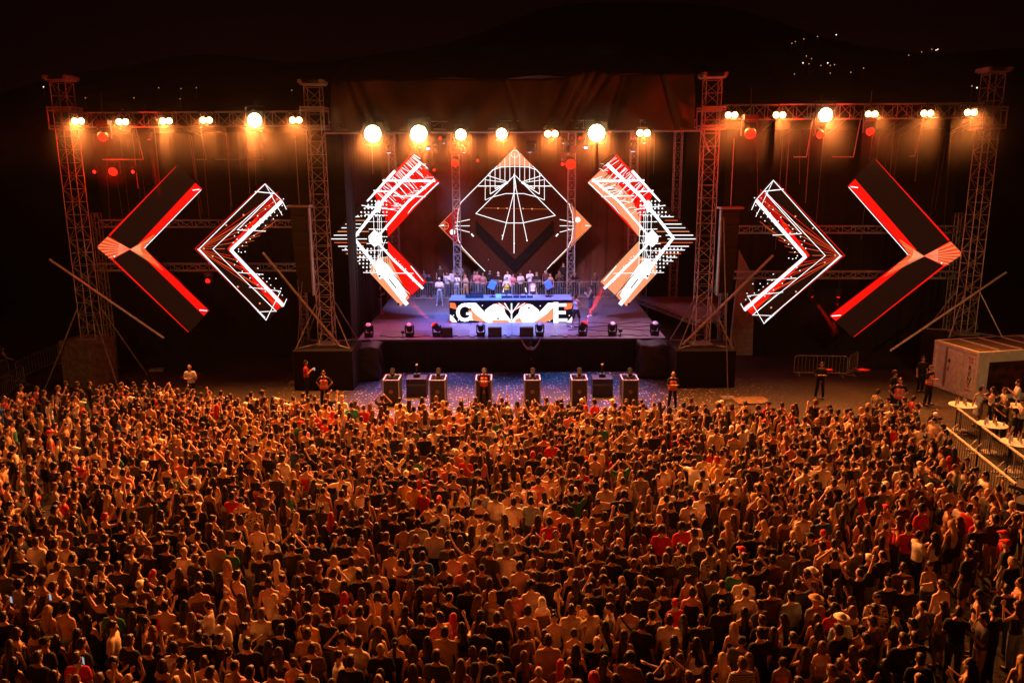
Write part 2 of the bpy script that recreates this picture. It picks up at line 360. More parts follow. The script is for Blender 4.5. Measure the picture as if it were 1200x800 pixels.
f = m.build('roof_sheet', TARP, cn, smooth=True); f.modifiers.new('s', 'SOLIDIFY').thickness = .02
m = MB().tube((xa - .3, 0, zf0 - .03), (xb + .3, 0, zf0 - .03), .05, n=8)
m.tube((xa - .3, .0, zf0), (xa - .75, .0, zf0 - 1.0), .04, n=6); m.tube((xb + .3, .0, zf0), (xb + .75, .0, zf0 - 1.0), .04, n=6); m.build('front_pipe', ALU, cn)
# back and side curtains of the stage
def curtain(x0, y0, x1, y1, z0, z1, label, m=DRAPE, amp=.16, name='backdrop_curtain'):
    e = empty(name, ((x0 + x1) / 2, (y0 + y1) / 2, z0), 0, label, 'curtain'); L = math.hypot(x1 - x0, y1 - y0)
    b = MB(); pleat(b, x0 - (x0 + x1) / 2, y0 - (y0 + y1) / 2, x1 - (x0 + x1) / 2, y1 - (y0 + y1) / 2, 0, z1 - z0, amp, .3)
    o = b.build('cloth', m, e, smooth=False); o.modifiers.new('s', 'SOLIDIFY').thickness = .02
    MB().tube((x0 - (x0 + x1) / 2, y0 - (y0 + y1) / 2, z1 - z0), (x1 - (x0 + x1) / 2, y1 - (y0 + y1) / 2, z1 - z0), .04).build('rail', BLACKM, e)
BROWND = mat('brown_backdrop_cloth', (.20, .085, .055), .9, 0, .3, .6, .2)
curtain(xa - 1.5, 61.9, xb + 1.5, 61.9, 0, 15.2, 'brown backdrop cloth hanging across the back of the main stage', BROWND)
curtain(xa - 1.0, 61.5, xa - .3, 44.6, 0, 14.6, 'black side curtain closing the left side of the main stage', name='side_curtain')
curtain(xb + 1.2, 61.5, xb + .5, 57.5, 0, 14.6, 'black side curtain closing the right side of the main stage', name='side_curtain')
xw0 = W(125, 300, 47).x; xw1 = W(368, 300, 47).x
curtain(xw0, 47, xw1, 47, 0, 12.9, 'tall dark curtain behind the two left wing screens')
xw0 = W(845, 300, 47).x; xw1 = W(1112, 300, 47).x
curtain(xw0, 47, xw1, 47, 0, 12.9, 'tall dark curtain behind the two right wing screens')

# ================================================================ LED screens
def led(name, s, c): return no_mis(glow(name, c, s)) if s < .6 else glow(name, c, s)
E_W = led('led_white', 1.5, (1, .97, 1)); E_R = led('led_red', 1.0, (1, .008, .004)); E_O = led('led_orange', 1.05, (1, .21, .06)); E_S = led('led_salmon', 1.0, (1, .36, .17))
E_D = glow('led_dark', (1, .25, .12), .016); E_P = glow('led_dark_red', (.8, .01, .01), .5); E_B = led('led_ember', 0.9, (1, .13, .03)); no_mis(E_D); no_mis(E_P)
E_K = mat('led_off', (.006, .005, .005), .9, spec=.05)
LM = [E_W, E_R, E_O, E_S, E_D, E_P, E_B, E_K]; CI = dict(w=0, r=1, o=2, s=3, d=4, p=5, b=6, k=7)
class Screen:
    """LED panel: outline in photograph pixels laid out on its own upright plane at distance Y"""
    def __init__(s, Y, outline, label, T=lambda x, y: (x, y), thick=.22, face=E_D):
        s.Y = Y; s.T = T; s.layer = 0; pts = [s.P(*p) for p in outline]; c = sum(pts, Vector()) / len(pts); s.c = c
        s.e = empty('led_screen', c, 0, label, 'LED screen', 'LED screens of the stage')
        n = len(pts); m = MB(); m.add([p - c for p in pts] + [p - c + Vector((0, thick, 0)) for p in pts], [tuple(range(n)), tuple(range(2 * n - 1, n - 1, -1))] + [(i, i + n, (i + 1) % n + n, (i + 1) % n) for i in range(n)])
        m.m[0] = 1; m.build('panel', [BLACKM, face], s.e); s.g = MB()
        b = MB(); xs = [p.x for p in pts]; zs = [p.z for p in pts]     # rear frame and hang points
        for x in (min(xs) * .6 + max(xs) * .4, min(xs) * .4 + max(xs) * .6):
            top = max(p.z for p in pts)
            b.tube((x - c.x, thick + .1, top - c.z - 1.2), (x - c.x, thick + .1, s.top - c.z), .02, n=4)
        b.build('hanging_cable', ROPE, s.e)
    top = 13.0; k = .78
    def P(s, x, y):
        x, y = s.T(x, y); return W(x, y, s.Y)
    def off(s):
        s.layer += 1; return Vector((0, -.004 - .0035 * s.layer, 0)) - s.c
    def poly(s, pts, c):
        o = s.off(); s.g.add([s.P(*p) + o for p in pts], [tuple(range(len(pts)))], CI[c])
    def line(s, pts, c, w=1.0, w2=None, keep=False):
        o = s.off(); w2 = w if w2 is None else w2; n = len(pts) - 1; w *= s.k; w2 *= s.k
        for i in range(n):
            a, b = s.P(*pts[i]), s.P(*pts[i + 1]); d = b - a
            if d.length < 1e-5: continue
            k = s.Y / F * 1.0; nrm = Vector((-d.z, 0, d.x)).normalized()
            wa = (w + (w2 - w) * i / n) * k / 2; wb = (w + (w2 - w) * (i + 1) / n) * k / 2; e = d.normalized() * (min(wa, wb) * .7 if n > 1 else 0)
            s.g.add([a - e + nrm * wa + o, a - e - nrm * wa + o, b + e - nrm * wb + o, b + e + nrm * wb + o], [(0, 1, 2, 3)], CI[c])
            if n > 1: o = o + Vector((0, -.0004, 0))
    def dot(s, x, y, r, c, n=10):
        o = s.off(); k = s.Y / F; p = s.P(x, y); s.g.add([p + o + Vector((math.cos(t * 2 * math.pi / n) * r * k, 0, math.sin(t * 2 * math.pi / n) * r * k)) for t in range(n)], [tuple(range(n))], CI[c])
    def dots(s, pts, r, c, n=6):
        L0 = s.layer
        for (x, y) in pts: s.layer = L0; s.dot(x, y, r, c, n)
        s.layer = L0 + 1
    def arc(s, cx, cy, r, c, w=.8, a0=0, a1=360, n=20, ry=None):
        ry = ry or r; s.line([(cx + r * math.cos(R(a0 + (a1 - a0) * i / n)), cy - ry * math.sin(R(a0 + (a1 - a0) * i / n))) for i in range(n + 1)], c, w)
    def done(s): s.g.build('screen_graphic', LM, s.e)

def outer(T, label, Y=41.6):
    s = Screen(Y, [(208, 193), (114.3, 289), (221.7, 390), (245, 364), (168, 290.5), (236.8, 221)], label, T)
    s.top = 12.6
    s.line([(206.5, 195), (128, 276)], 'r', .7, 2.6)
    s.poly([(229, 214.2), (236.8, 221.3), (168, 290), (163, 285)], 'r')
    s.poly([(168, 290), (245, 363.5), (239, 370), (163, 296)], 'r')
    s.line([(131, 303), (221, 389)], 'r', 2.8, 1.0)
    s.line([(236, 222.5), (169, 291)], 'w', .8, 1.0); s.line([(234, 222), (226, 223)], 'w', 1.3); s.line([(234, 363), (243, 364)], 'w', 1.3)
    C = (153.5, 292)
    s.poly([C, (126.5, 277), (115, 288), (115, 291), (131.5, 304)], 'b')
    s.poly([C, (140, 284.5), (138, 299.5)], 's')
    s.poly([C, (182, 275), (169, 290), (190, 314)], 'b'); s.poly([C, (166, 285.5), (165, 291), (168, 299)], 's')
    for i in range(15):
        t = i / 14; y0 = 277 + 27 * t; x0 = 115 + abs(y0 - 289) * 1.0
        s.line([C, (x0, y0)], 's' if i % 2 else 'r', .5, 1.0)
    for i in range(9):
        t = i / 8; s.line([C, (182 - 13 * (1 - abs(2 * t - 1)) + (10 * t if t > .5 else 0), 275 + 41 * t)], 's' if i % 2 else 'o', .4, .8)
    s.dot(135.5, 300, .9, 'w'); s.done()
def pw(cxL, cyL, cxR, cyR, sxt, syt, sxb, syb):
    def T(x, y):
        t = min(1, max(0, (y - (cyL - 6)) / 12)); sx = sxt + (sxb - sxt) * t
        return cxR - (x - cxL) * sx, cyR + (y - cyL) * (syt if y < cyL else syb)
    return T
outer(lambda x, y: (x, y), 'far left chevron screen, mostly dark with red edges and an orange burst at its tip')
outer(pw(114.3, 290, 1127, 298, 1.09, 1.165, 1.185, .975), 'far right chevron screen, mostly dark with red edges and an orange burst at its tip')
def inner(T, label, Y=41.6, seed=1):
    q = lambda x, y: (220 + x / 4.21, 200 + y / 4.21); rr = random.Random(seed)
    Q = lambda *p: [q(*a) for a in p]
    s = Screen(Y, Q((385, 62), (36, 385), (392, 738), (492, 645), (205 + 10, 390), (492, 175)), label, T); s.top = 12.6
    s.poly(Q((440, 115), (470, 150), (222, 392), (195, 385)), 'r'); s.poly(Q((195, 385), (222, 392), (480, 655), (440, 690)), 'r')
    s.poly(Q((380, 150), (440, 110), (470, 150), (330, 280)), 'p')
    for i in range(17):
        t = i / 16; 
        s.line(Q((50, 385), (180 + 260 * abs(t * 2 - 1) + 50 * rr.random(), 385 + (t * 2 - 1) * 280)), 'b' if i % 3 else 'r', .35, .8)
    for i in range(6): s.line(Q((210 + 25 * i, 375 - 12 * i), (300 + 30 * i, 370 - 26 * i)), 'b', .5)
    d1 = []; d2 = []
    for i in range(14):
        for k in range(5):
            x = 215 + 19 * i + k * 13; y = 370 - i * 16.5 - 12 + k * 16 - 20
            if x < 480 and rr.random() < .75 and abs((y - 390) + (x - 215) * .94) < 64: (d1 if rr.random() < .8 else d2).append(q(x, y))
            y2 = 800 - (y + 16)
            if rr.random() < .38 and x < 480: d1.append(q(x, y2))
    s.dots(d1, .75, 'w'); s.dots(d2, .9, 's')
    s.line(Q((465, 152), (216, 391)), 'w', 5.2, 4.8); s.line(Q((214, 388), (475, 665)), 'w', 4.6, 5.4)
    s.line(Q((385, 65), (60, 385), (390, 735)), 'w', 1.1); s.line(Q((52, 385), (385, 722)), 'w', .9); s.line(Q((425, 112), (128, 385), (440, 692)), 'w', .9)
    s.line(Q((372, 72), (40, 384), (350, 690)), 'r', .8)
    s.line(Q((385, 65), (470, 150), (490, 190)), 'w', 1.0); s.line(Q((335, 103), (430, 112)), 'w', 1.2); s.line(Q((385, 65), (470, 220)), 'w', .8)
    s.line(Q((422, 122), (250, 291), (388, 298)), 'w', 1.0)
    s.line(Q((308, 573), (462, 592), (390, 735)), 'w', .9); s.line(Q((335, 585), (440, 690), (350, 694)), 'w', .9); s.line(Q((250, 500), (378, 510)), 'w', .9); s.line(Q((475, 668), (492, 630)), 'w', 1)
    s.dots([q(195, 268), q(280, 218), q(85, 383), q(128, 420), q(252, 570), q(360, 652)], 1.2, 's'); s.done()
inner(lambda x, y: (x, y), 'second chevron screen from the left, thick white V over red rays, pointing left')
inner(pw(228.5, 290.5, 990, 298.3, 1.02, 1.16, 1.135, .955), 'second chevron screen from the right, thick white V over red rays, pointing right')
def centre(T, label, Y=48.0, seed=3, left=True):
    q = lambda x, y: (380 + x / 4, 170 + y / 4); rr = random.Random(seed); Q = lambda *p: [q(*a) for a in p]
    s = Screen(Y, Q((405, 40), (240, 218), (150, 300), (30, 435), (150, 555), (215, 600), (358, 757), (482, 640), (298, 440), (412, 300), (541, 175)), label, T); s.top = 13.4; s.k = .62
    fill = 'r' if left else 's'
    s.poly(Q((405, 42), (538, 175), (300, 430), (285, 340), (235, 232)), 'r')
    s.poly(Q((330, 250), (470, 110), (538, 175), (400, 300), (300, 428), (285, 380)), fill)
    s.poly(Q((298, 448), (480, 640), (400, 712), (300, 520)), fill)
    s.poly(Q((225, 540), (300, 520), (400, 715), (358, 755), (215, 600)), 's')
    # hatching on the upper arm
    for i in range(34):
        a = i / 33; x = 250 + 170 * a; y = 225 - 180 * a
        k = rr.random() * 60 + 30
        s.line(Q((x, y), (x + k, y + k * (.6 + rr.random() * .6))), rr.choice('wkwkw'), rr.uniform(.4, 1.6))
    for i in range(26):
        a = rr.random(); x = 330 + 190 * a; y = 330 - 170 * a; k = rr.uniform(20, 60)
        s.line(Q((x - k, y - k * .3), (x, y - rr.uniform(-10, 20))), rr.choice('wwk'), rr.uniform(.4, 1.2))
    # comb bars toward the tip
    for i in range(13):
        y = 335 + i * 17.2; off = abs(y - 437); x0 = 32 + off * 1.05; c = 'w' if i % 3 != 1 else rr.choice('bs')
        s.line(Q((x0, y), (165 + rr.random() * 60, y)), c, rr.uniform(1.0, 1.7))
    ds = []
    for i in range(12):
        y = 262 + i * 17.2 + (136 if i > 4 else 0); 
        for k in range(8):
            x = 60 + abs(y - 437) * .95 + k * 17
            if x < 300: ds.append(q(x, y))
    s.dots(ds, 1.15, 'w', 4)
    for i in range(9):
        y = 290 + 34 * i; s.line(Q((180 + rr.random() * 40, y), (300, y + rr.uniform(-6, 6))), 'w', rr.uniform(.7, 1.6))
    for i in range(8):
        x = 235 + 9 * i; s.line(Q((x, 300 + rr.random() * 40), (x + 6, 540 + rr.random() * 30)), rr.choice('wk'), rr.uniform(.5, 1.0))
    # blown-out shapes
    s.poly(Q((244, 272), (260, 256), (274, 276), (266, 312), (248, 312)), 'w')
    s.poly(Q((212, 425), (240, 395), (272, 420), (278, 455), (240, 475), (215, 452)), 'w')
    s.poly(Q((235, 552), (262, 530), (305, 560), (340, 610), (392, 700), (372, 728), (335, 680), (300, 615), (262, 625)), 'w')
    s.dots([q(278, 632), q(290, 640), q(316, 682), q(308, 672)], 3.0, 's', 12)
    for i in range(60):
        a = rr.random(); x = 250 + 240 * a; y = 300 - 190 * a + rr.uniform(-50, 60); s.line(Q((x, y), (x + rr.uniform(4, 16), y + rr.uniform(-10, 10))), rr.choice('rrkw'), rr.uniform(.4, 1.1))
    for i in range(30):
        a = rr.random(); x = 330 + 100 * a; y = 520 + 110 * a + rr.uniform(-12, 12); s.dot(*q(x, y), rr.uniform(.3, .7), 'w', 6)
    s.line(Q((452, 92), (298, 240), (148, 432)), 'w', 6.4, 5); s.line(Q((148, 430), (250, 560), (392, 735)), 'w', 5, 8)
    s.line(Q((520, 162), (400, 262), (246, 440)), 'w', 4.2, 3.4); s.line(Q((246, 436), (330, 530), (466, 662)), 'w', 3.6, 5)
    s.line(Q((282, 165), (525, 168)), 'w', 3.6); s.line(Q((340, 120), (210, 262)), 'w', 5.5, 3)
    s.line(Q((240, 212), (330, 218)), 'w', 2.6); s.line(Q((330, 236), (480, 240)), 'w', 1.8); s.line(Q((185, 280), (330, 300)), 'w', 1.6)
    s.line(Q((540, 176), (420, 290), (398, 318)), 'w', 2.0, 1); s.line(Q((470, 630), (412, 560)), 'w', 1.6)
    s.line(Q((192, 590), (425, 594)), 'w', 1.2); s.line(Q((325, 590), (350, 640), (410, 690)), 'w', .9); s.line(Q((296, 438), (232, 600)), 'w', .8)
    s.line(Q((330, 596), (420, 700)), 'k', 1.4); s.line(Q((312, 620), (345, 662)), 'k', 2); 
    s.dot(*q(268, 606), 1.4, 'k'); s.dot(*q(355, 735), 1.4, 'k')
    s.poly(Q((345, 350), (395, 300), (400, 318), (355, 360)), fill); s.done()
centre(lambda x, y: (x, y), 'left of the two centre chevron screens, crowded white and red pattern, pointing left')
centre(lambda x, y: (1203.5 - x, y), 'right of the two centre chevron screens, crowded white and orange pattern, pointing right', seed=8, left=False)
def diamond():
    q = lambda x, y: (500 + x / 5.714, 160 + y / 5.714); Q = lambda *p: [q(*a) for a in p]; Y = 58.0
    face = mat('diamond_face', (.045, .014, .008), .95, spec=.05)
    s = Screen(Y, Q((590, 72), (76, 598), (590, 1120), (1106, 598)), 'large dark diamond screen with thin white line drawing at the centre of the stage', face=face, thick=.18)
    s.top = 13.4
    s.poly(Q((590, 76), (470, 198), (460, 212), (590, 190), (722, 208), (712, 198)), 's')
    s.poly(Q((80, 598), (212, 470), (200, 560), (204, 640), (214, 720)), 'p'); s.poly(Q((1100, 598), (970, 462), (985, 600), (966, 724)), 'o')
    bow = [(590 + 388 * math.cos(R(a)), 598 - 375 * math.sin(R(a))) for a in range(-62, 63, 6)]
    L = .95
    s.line(Q((590, 76), (82, 598), (330, 850)), 's', .7); s.line(Q((590, 76), (1102, 598), (850, 850)), 's', .7)
    s.line(Q((470, 200), (230, 440), (212, 500), (203, 600), (212, 690), (240, 745), (340, 850), (390, 900)), 'w', L)
    s.line(Q((712, 200), (955, 455), (975, 520), (980, 600), (970, 690), (945, 745), (840, 850), (790, 905)), 'w', L)
    for i, x in enumerate(range(392, 800, 33)): 
        top = 76 + abs(x - 590) ; y1 = {392: 425, 425: 385, 458: 350}.get(x, None) or (425 if x > 780 else 385 if x > 750 else 350 if x > 715 else 300)
        s.line(Q((x, max(top + 4, 110)), (x, y1)), 'w', .7)
    s.line(Q((345, 332), (520, 332)), 'w', 1.2); s.line(Q((840, 332), (660, 332)), 'w', 1.2)
    for sg in (-1, 1):
        m_ = lambda x: 590 + sg * (x - 590)
        s.line(Q((m_(410), 262), (m_(545), 305)), 'w', 1.0); s.line(Q((m_(395), 290), (m_(540), 310)), 'w', .8); s.line(Q((m_(392), 425), (m_(450), 400)), 'w', .8)
        s.line(Q((m_(425), 385), (m_(545), 310)), 'w', 1.2); s.line(Q((m_(458), 350), (m_(545), 305)), 'w', 1.2); s.line(Q((m_(440), 225), (m_(500), 205), (590, 200)), 'w', 1.0)
        s.line(Q((m_(410), 258), (m_(440), 228)), 'w', 1)
        for (yy, k) in ((555, 575), (597, 598), (640, 615)): s.line(Q((m_(290), yy), (m_(190), k)), 'w', .9)
        s.line(Q((m_(300), 650), (m_(315), 668)), 'w', 2)
        s.line(Q((m_(520), 1010 - 0), (m_(512), 1040)), 'w', 1.6)
    s.line(Q((590, 258), (330, 515), (460, 556), (540, 578), (640, 578), (720, 560), (860, 528), (590, 258)), 'w', 1.0)
    s.line(Q((440, 405), (530, 382), (650, 382), (740, 405)), 'w', .9)
    s.line(Q((585, 250), (585, 780)), 'w', 1.1); s.line(Q((595, 330), (505, 690)), 'w', .9); s.line(Q((595, 330), (672, 695)), 'w', .9); s.line(Q((586, 260), (597, 340)), 'w', 1.6)
    s.line(Q((370, 478), (820, 486)), 'o', .35)
    s.dots([q(478, 480), q(538, 480), q(646, 482), q(705, 484), q(395, 345), q(457, 268), q(656, 275), q(750, 345)], 1.0, 's'); s.dots([q(508, 662), q(586, 715), q(672, 695), q(220, 570), q(225, 622), q(955, 570), q(950, 620)], .9, 'w')
    s.dot(*q(175, 638), 3.2, 'w', 14); s.dot(*q(1010, 556), 3.2, 'w', 14)
    s.arc(*q(590, 118), 4.2, 'w', .6); s.arc(*q(124, 596), 4.2, 's', .6); s.arc(*q(1060, 598), 4.2, 's', .6)
    s.line(Q((80, 598), (150, 596)), 's', .7); s.line(Q((124, 565), (124, 628)), 's', .6); s.line(Q((1035, 600), (1100, 600)), 's', .7); s.line(Q((1060, 566), (1060, 630)), 's', .6); s.line(Q((545, 118), (636, 118)), 's', .6)
    s.poly(Q((1060, 598), (1100, 598), (1065, 590)), 'w'); s.poly(Q((82, 598), (120, 598), (115, 585)), 'w')
    s.poly(Q((330, 640), (590, 905), (850, 640), (850, 560), (590, 820), (330, 560)), 'k'); s.done()
diamond()

# ================================================================ lamps
BLC = glow('blinder_cell_hot', (1.0, .62, .26), 60.0); BLW = glow('blinder_cell', (1.0, .52, .2), 16.0)
for m_ in (BLC, BLW): no_mis(m_)
REDC = no_mis(glow('red_lens', (1.0, .006, .002), 5.0)); REDS = no_mis(glow('red_lens_small', (1.0, .01, .004), 6.0)); BLUC = no_mis(glow('blue_lens', (.25, .45, 1), 5.0))
TGT = (0, 20, 1)
def blinder(px, py, Y, cols, rows, cell, hot, label, tgt, power, group):
    p = W(px, py, Y); e = empty('blinder_lamp', p, 0, label, 'blinder lamp', group)
    if rows * cols == 12: cell = .34
    if rows * cols == 8: cell = .33
    k__ = {12: 2.9, 8: 2.4, 6: 2.1}.get(rows * cols); w = (k__ or cols) * cell + .06; h = (k__ or rows) * cell + .06
    m = MB(); m.box((0, .08, 0), (w, .22, h)); m.build('housing', BLACKM, e, bevel=.01)
    m = MB(); m.tube((-w / 2 - .04, .06, 0), (-w / 2 - .04, .06, h / 2 + .22), .018); m.tube((w / 2 + .04, .06, 0), (w / 2 + .04, .06, h / 2 + .22), .018)
    m.tube((-w / 2 - .04, .06, h / 2 + .22), (w / 2 + .04, .06, h / 2 + .22), .018); m.tube((0, .06, h / 2 + .22), (0, .06, h / 2 + .42), .02); m.build('yoke', BLACKM, e)
    cells = [(i - (cols - 1) / 2, j - (rows - 1) / 2, cell) for i in range(cols) for j in range(rows)]
    if rows == 3: cells = [(0, 0, cell * 2.5)]
    if rows == 2 and cols == 4: cells = [(0, 0, cell * 2.1)]
    if rows == 2 and cols == 3: cells = [(0, 0, cell * 2.0)]
    for (ci, cj, c_) in cells:
            x = ci * cell; z = cj * cell; m = MB(); M = Matrix.Rotation(R(90), 3, 'X')
            m.lathe([(.02, .02 + c_ * .12), (c_ * .25, .02 + c_ * .10), (c_ * .40, .055), (c_ * .45, .035), (c_ * .45, 0)], (x, -.035, z), 24, 0, M)
            m.build('lens', BLC if hot else BLW, e)
    l = spot('blinder_beam', p + Vector((0, -.35, 0)), tgt, power, AMBER, R(110), .8, .25)
    l.parent = e; l.matrix_parent_inverse = e.matrix_world.inverted()
    return e
L_ = [(92, 142, 0), (144, 143, 0), (195, 142, 0), (242, 141, 0), (299, 141, 1), (347, 141, 0)]
nth = ['first', 'second', 'third', 'fourth', 'fifth', 'sixth', 'seventh']
for i, (x, y, h) in enumerate(L_):
    blinder(x, y, YT - .62, 4 if h else 2, 2 if h else 1, .27 if h else .31, h, ('brightest amber blinder on the left wing truss, fifth from its left end' if h else f'amber blinder on the left wing truss, {nth[i]} from its left end'), (W(x, y, YT).x * .75, 26, 1), BL_P * (1.5 if h else .55), 'amber blinders along the wing trusses')
R_ = [(857, 135, 0), (913, 135, 0), (967, 135, 1), (1021, 134, 0), (1086, 133, 0), (1137, 132, 0)]
for i, (x, y, h) in enumerate(R_):
    blinder(x, y, YT - .62, 4 if h else 2, 2 if h else 1, .25 if h else .31, h, ('brightest amber blinder on the right wing truss, third from its left end' if h else f'amber blinder on the right wing truss, {nth[i]} from its left end'), (W(x, y, YT).x * .75, 26, 1), BL_P * (1.3 if h else .55), 'amber blinders along the wing trusses')
C_ = [(437, 157, 2), (491, 157, 2), (540, 158, 1), (588, 157, 1), (646, 157, 0), (699, 156, 2), (754, 156, 0)]
for i, (x, y, h) in enumerate(C_):
    cols, rows, cell = ((4, 3, .29) if h == 2 else (3, 2, .27) if h == 1 else (2, 1, .34))
    blinder(x, y, YT - .62, cols, rows, cell, h > 0, f'amber blinder under the canopy edge, {nth[i]} of seven from the left', (W(x, y, YT).x * .7, 27, 1), BL_P * (1.7, 1.1, .6)[2 - h], 'amber blinders under the canopy')

def mhead(name, p, aim, lens, label, group, size=1.0, base_up=False, floor=False):
    """moving head: base, yoke arms, tilted barrel with a lens"""
    e = empty(name, p, 0, label, 'moving light', group); s = size; sg = 1 if floor else -1
    m = MB(); m.box((0, 0, sg * .08 * s), (.42 * s, .36 * s, .16 * s)); m.build('base', BLACKP, e, bevel=.02)
    m = MB(); m.box((-.21 * s, 0, sg * .38 * s), (.06 * s, .14 * s, .46 * s)); m.box((.21 * s, 0, sg * .38 * s), (.06 * s, .14 * s, .46 * s)); m.box((0, 0, sg * .185 * s), (.46 * s, .16 * s, .05 * s)); m.build('yoke', BLACKP, e, bevel=.01)
    d = Vector(aim).normalized(); Q = d.to_track_quat('Z', 'Y').to_matrix(); c = Vector((0, 0, sg * .48 * s))
    m = MB(); m.lathe([(.07 * s, -.24 * s), (.15 * s, -.2 * s), (.17 * s, 0), (.175 * s, .2 * s), (.16 * s, .24 * s)], c, 14, 0, Q); m.build('barrel', BLACKP, e, smooth=False)
    m = MB(); m.lathe([(.15 * s, .235 * s), (.13 * s, .262 * s), (.05 * s, .275 * s)], c, 14, 0, Q); m.build('lens', lens, e)
    return e, Vector(p) + c + d * .32 * s, d
def redlight(px, py, Y, s, big, label, power=0, aim=(0, -1, -.12), group='red moving lights on the rig', size=R(60), lens=None):
    p = W(px, py, Y) + Vector((0, 0, .48 * s)); e, q, d = mhead('moving_light', p, aim, lens or (REDC if big else REDS), label, group, s)
    b = MB().tube((0, 0, 0), (0, 0, 1.2), .02).build('clamp_pipe', BLACKM, e)
    if power: 
        if power >= 12000 and size > R(50) or big and size > R(50):
            ld = bpy.data.lights.new('red_glow', 'POINT'); ld.energy = power * (.012 if Y < 45 else .05); ld.color = REDL; ld.shadow_soft_size = .12; l = bpy.data.objects.new('red_glow', ld); COL.objects.link(l); l.location = q + d * .3
        else: l = spot('red_beam', q, q + d, power, REDL, size, .6, .08)
        l.parent = e; l.matrix_parent_inverse = e.matrix_world.inverted()
    return e
redlight(123, 158, 39.2, 1.4, 1, 'large red light just under the left end of the left wing truss', 22000, (.1, -1, -.4))
redlight(174, 160, 40.8, .6, 0, 'small red light under the left wing truss casting a beam down', 30000, (.045, .1, -1), size=R(6))
redlight(135, 199, 41.5, 1.4, 1, 'large red light left of the far left screen', 12000, (.1, -1, -.3))
redlight(112, 201, 41.5, .55, 0, 'small red light beside the leftmost tower'); redlight(157, 201, 41.5, .55, 0, 'small red light nearest the far left screen')
redlight(245, 328, 41.9, .8, 1, 'red light low between the two left wing screens', 1500)
redlight(534, 189, 50, 1.5, 1, 'red light upper left of the diamond screen', 12000, (-.05, -1, -.3), size=R(80)); redlight(668, 190, 50, 2.0, 1, 'large red light upper right of the diamond screen', 12000, (.05, -1, -.3), size=R(80))
redlight(659, 192, 49.5, .6, 0, 'small red light touching the large one upper right of the diamond'); redlight(560, 188, 52, .5, 0, 'small red light just left of the diamond top')
redlight(509, 199, 50, .5, 0, 'small red light at the top end of the left centre chevron'); redlight(516, 162, 42.5, .5, 0, 'small red light between the second and third canopy blinders'); redlight(680, 162, 42.5, .5, 0, 'small red light left of the sixth canopy blinder'); redlight(714, 154, 42.5, .7, 0, 'small red light right of the sixth canopy blinder')
redlight(878, 154, 39.2, 1.6, 1, 'biggest red light, under the left end of the right wing truss', 36000, (-.1, -1, -.4)); redlight(960, 156, 39.2, 1.1, 1, 'red light under the middle of the right wing truss', 22000, (-.1, -1, -.4)); redlight(1018, 152, 39.2, 1.2, 1, 'red light under the right half of the right wing truss', 22000, (-.1, -1, -.4))
redlight(950, 345, 43.0, .6, 1, 'red light below the second screen from the right, beam down and right', 22000, (.62, -.1, -.85), size=R(7)); redlight(983, 345, 43.0, .6, 1, 'red light left of the far right screen, beam straight down', 16000, (-.1, -.1, -1), size=R(7))
for x, lb in ((755, 'blue light on the canopy pipe beside the seventh blinder'), (660, 'blue light on the canopy pipe beside the fifth blinder'), (520, 'blue light on the canopy pipe beside the second blinder')):
    redlight(x, 165, 43.6, .5, 0, lb, 0, (0, .2, -1), 'blue lights behind the canopy edge', lens=BLUC)
def wash(x, y, z, tx, ty, tz, P, col, size=R(50)):
    l = spot('wash_beam', (x, y, z), (tx, ty, tz), P, col, size, .7, .3); return l
# blue / magenta wash from fixtures behind the canopy pipe on to the stage floor
for k_, (x, P, col, tx, ty) in enumerate(((-6.5, 1600, (.9, .15, .4), -5.5, 44.5), (-2.5, 4200, BLUEL, -2, 47), (1.0, 3600, (.2, .22, 1.0), 1, 47), (6.5, 1700, (.7, .3, .6), 6, 45), (-4.0, 3400, (.1, .25, 1.0), -3, 53.5), (3.0, 2000, (.35, .35, 1.0), 3, 53), (-4.8, 1800, (.85, .62, .8), -3.2, 57.5), (1.2, 1800, (.85, .55, .6), 1.0, 57.5))):
    p = Vector((x, 43.8, W(600, 165, 43.8).z)); e, q, d = mhead('moving_light', p, Vector((tx, ty, ZD)) - p, BLUC, f'{nth[k_] if k_ < 7 else "last"} wash light behind the canopy pipe, pointing down at the stage', 'wash lights behind the canopy edge', .8)
    l = wash(*q, tx, ty, ZD, P * 3.4, col, R(54)); l.parent = e; l.matrix_parent_inverse = e.matrix_world.inverted()
for k_, (x, tx, tz, P, col) in enumerate(((-7, -7, 9, 900, (1, .2, .08)), (-1, 0, 11, 900, (1, .25, .1)), (6, 7, 9, 900, (1, .2, .08)), (2.5, 2, 5, 1500, (1, .12, .1)))):  # hidden floods added to brighten the backdrop cloth
    p = Vector((x, 45.2, W(600, 160, 45.2).z + 1.0)); e, q, d = mhead('moving_light', p, Vector((tx, 61.9, tz)) - p, REDS, f'{nth[k_]} flood behind the canopy pipe, pointing back at the backdrop cloth', 'floods aimed at the backdrop', .7)
    l = wash(*q, tx, 61.9, tz, P, col, R(70)); l.parent = e; l.matrix_parent_inverse = e.matrix_world.inverted()
# blue washes from the canopy pipe on to the littered pit floor
for x, tx, n_ in ((-4.3, -3.6, 'left'), (3.9, 3.0, 'right')):
    p = Vector((x, 42.9, W(600, 163, 43.8).z)); e, q, d = mhead('moving_light', p, Vector((tx, 37.6, 0)) - p, BLUC, f'{n_} one of two blue lights on the canopy pipe pointing down at the pit', 'blue lights behind the canopy edge', .7)
    l = wash(q.x, q.y, q.z, tx, 38.0, 0, 15000, (.0, .22, 1.0), R(46)); l.parent = e; l.matrix_parent_inverse = e.matrix_world.inverted()
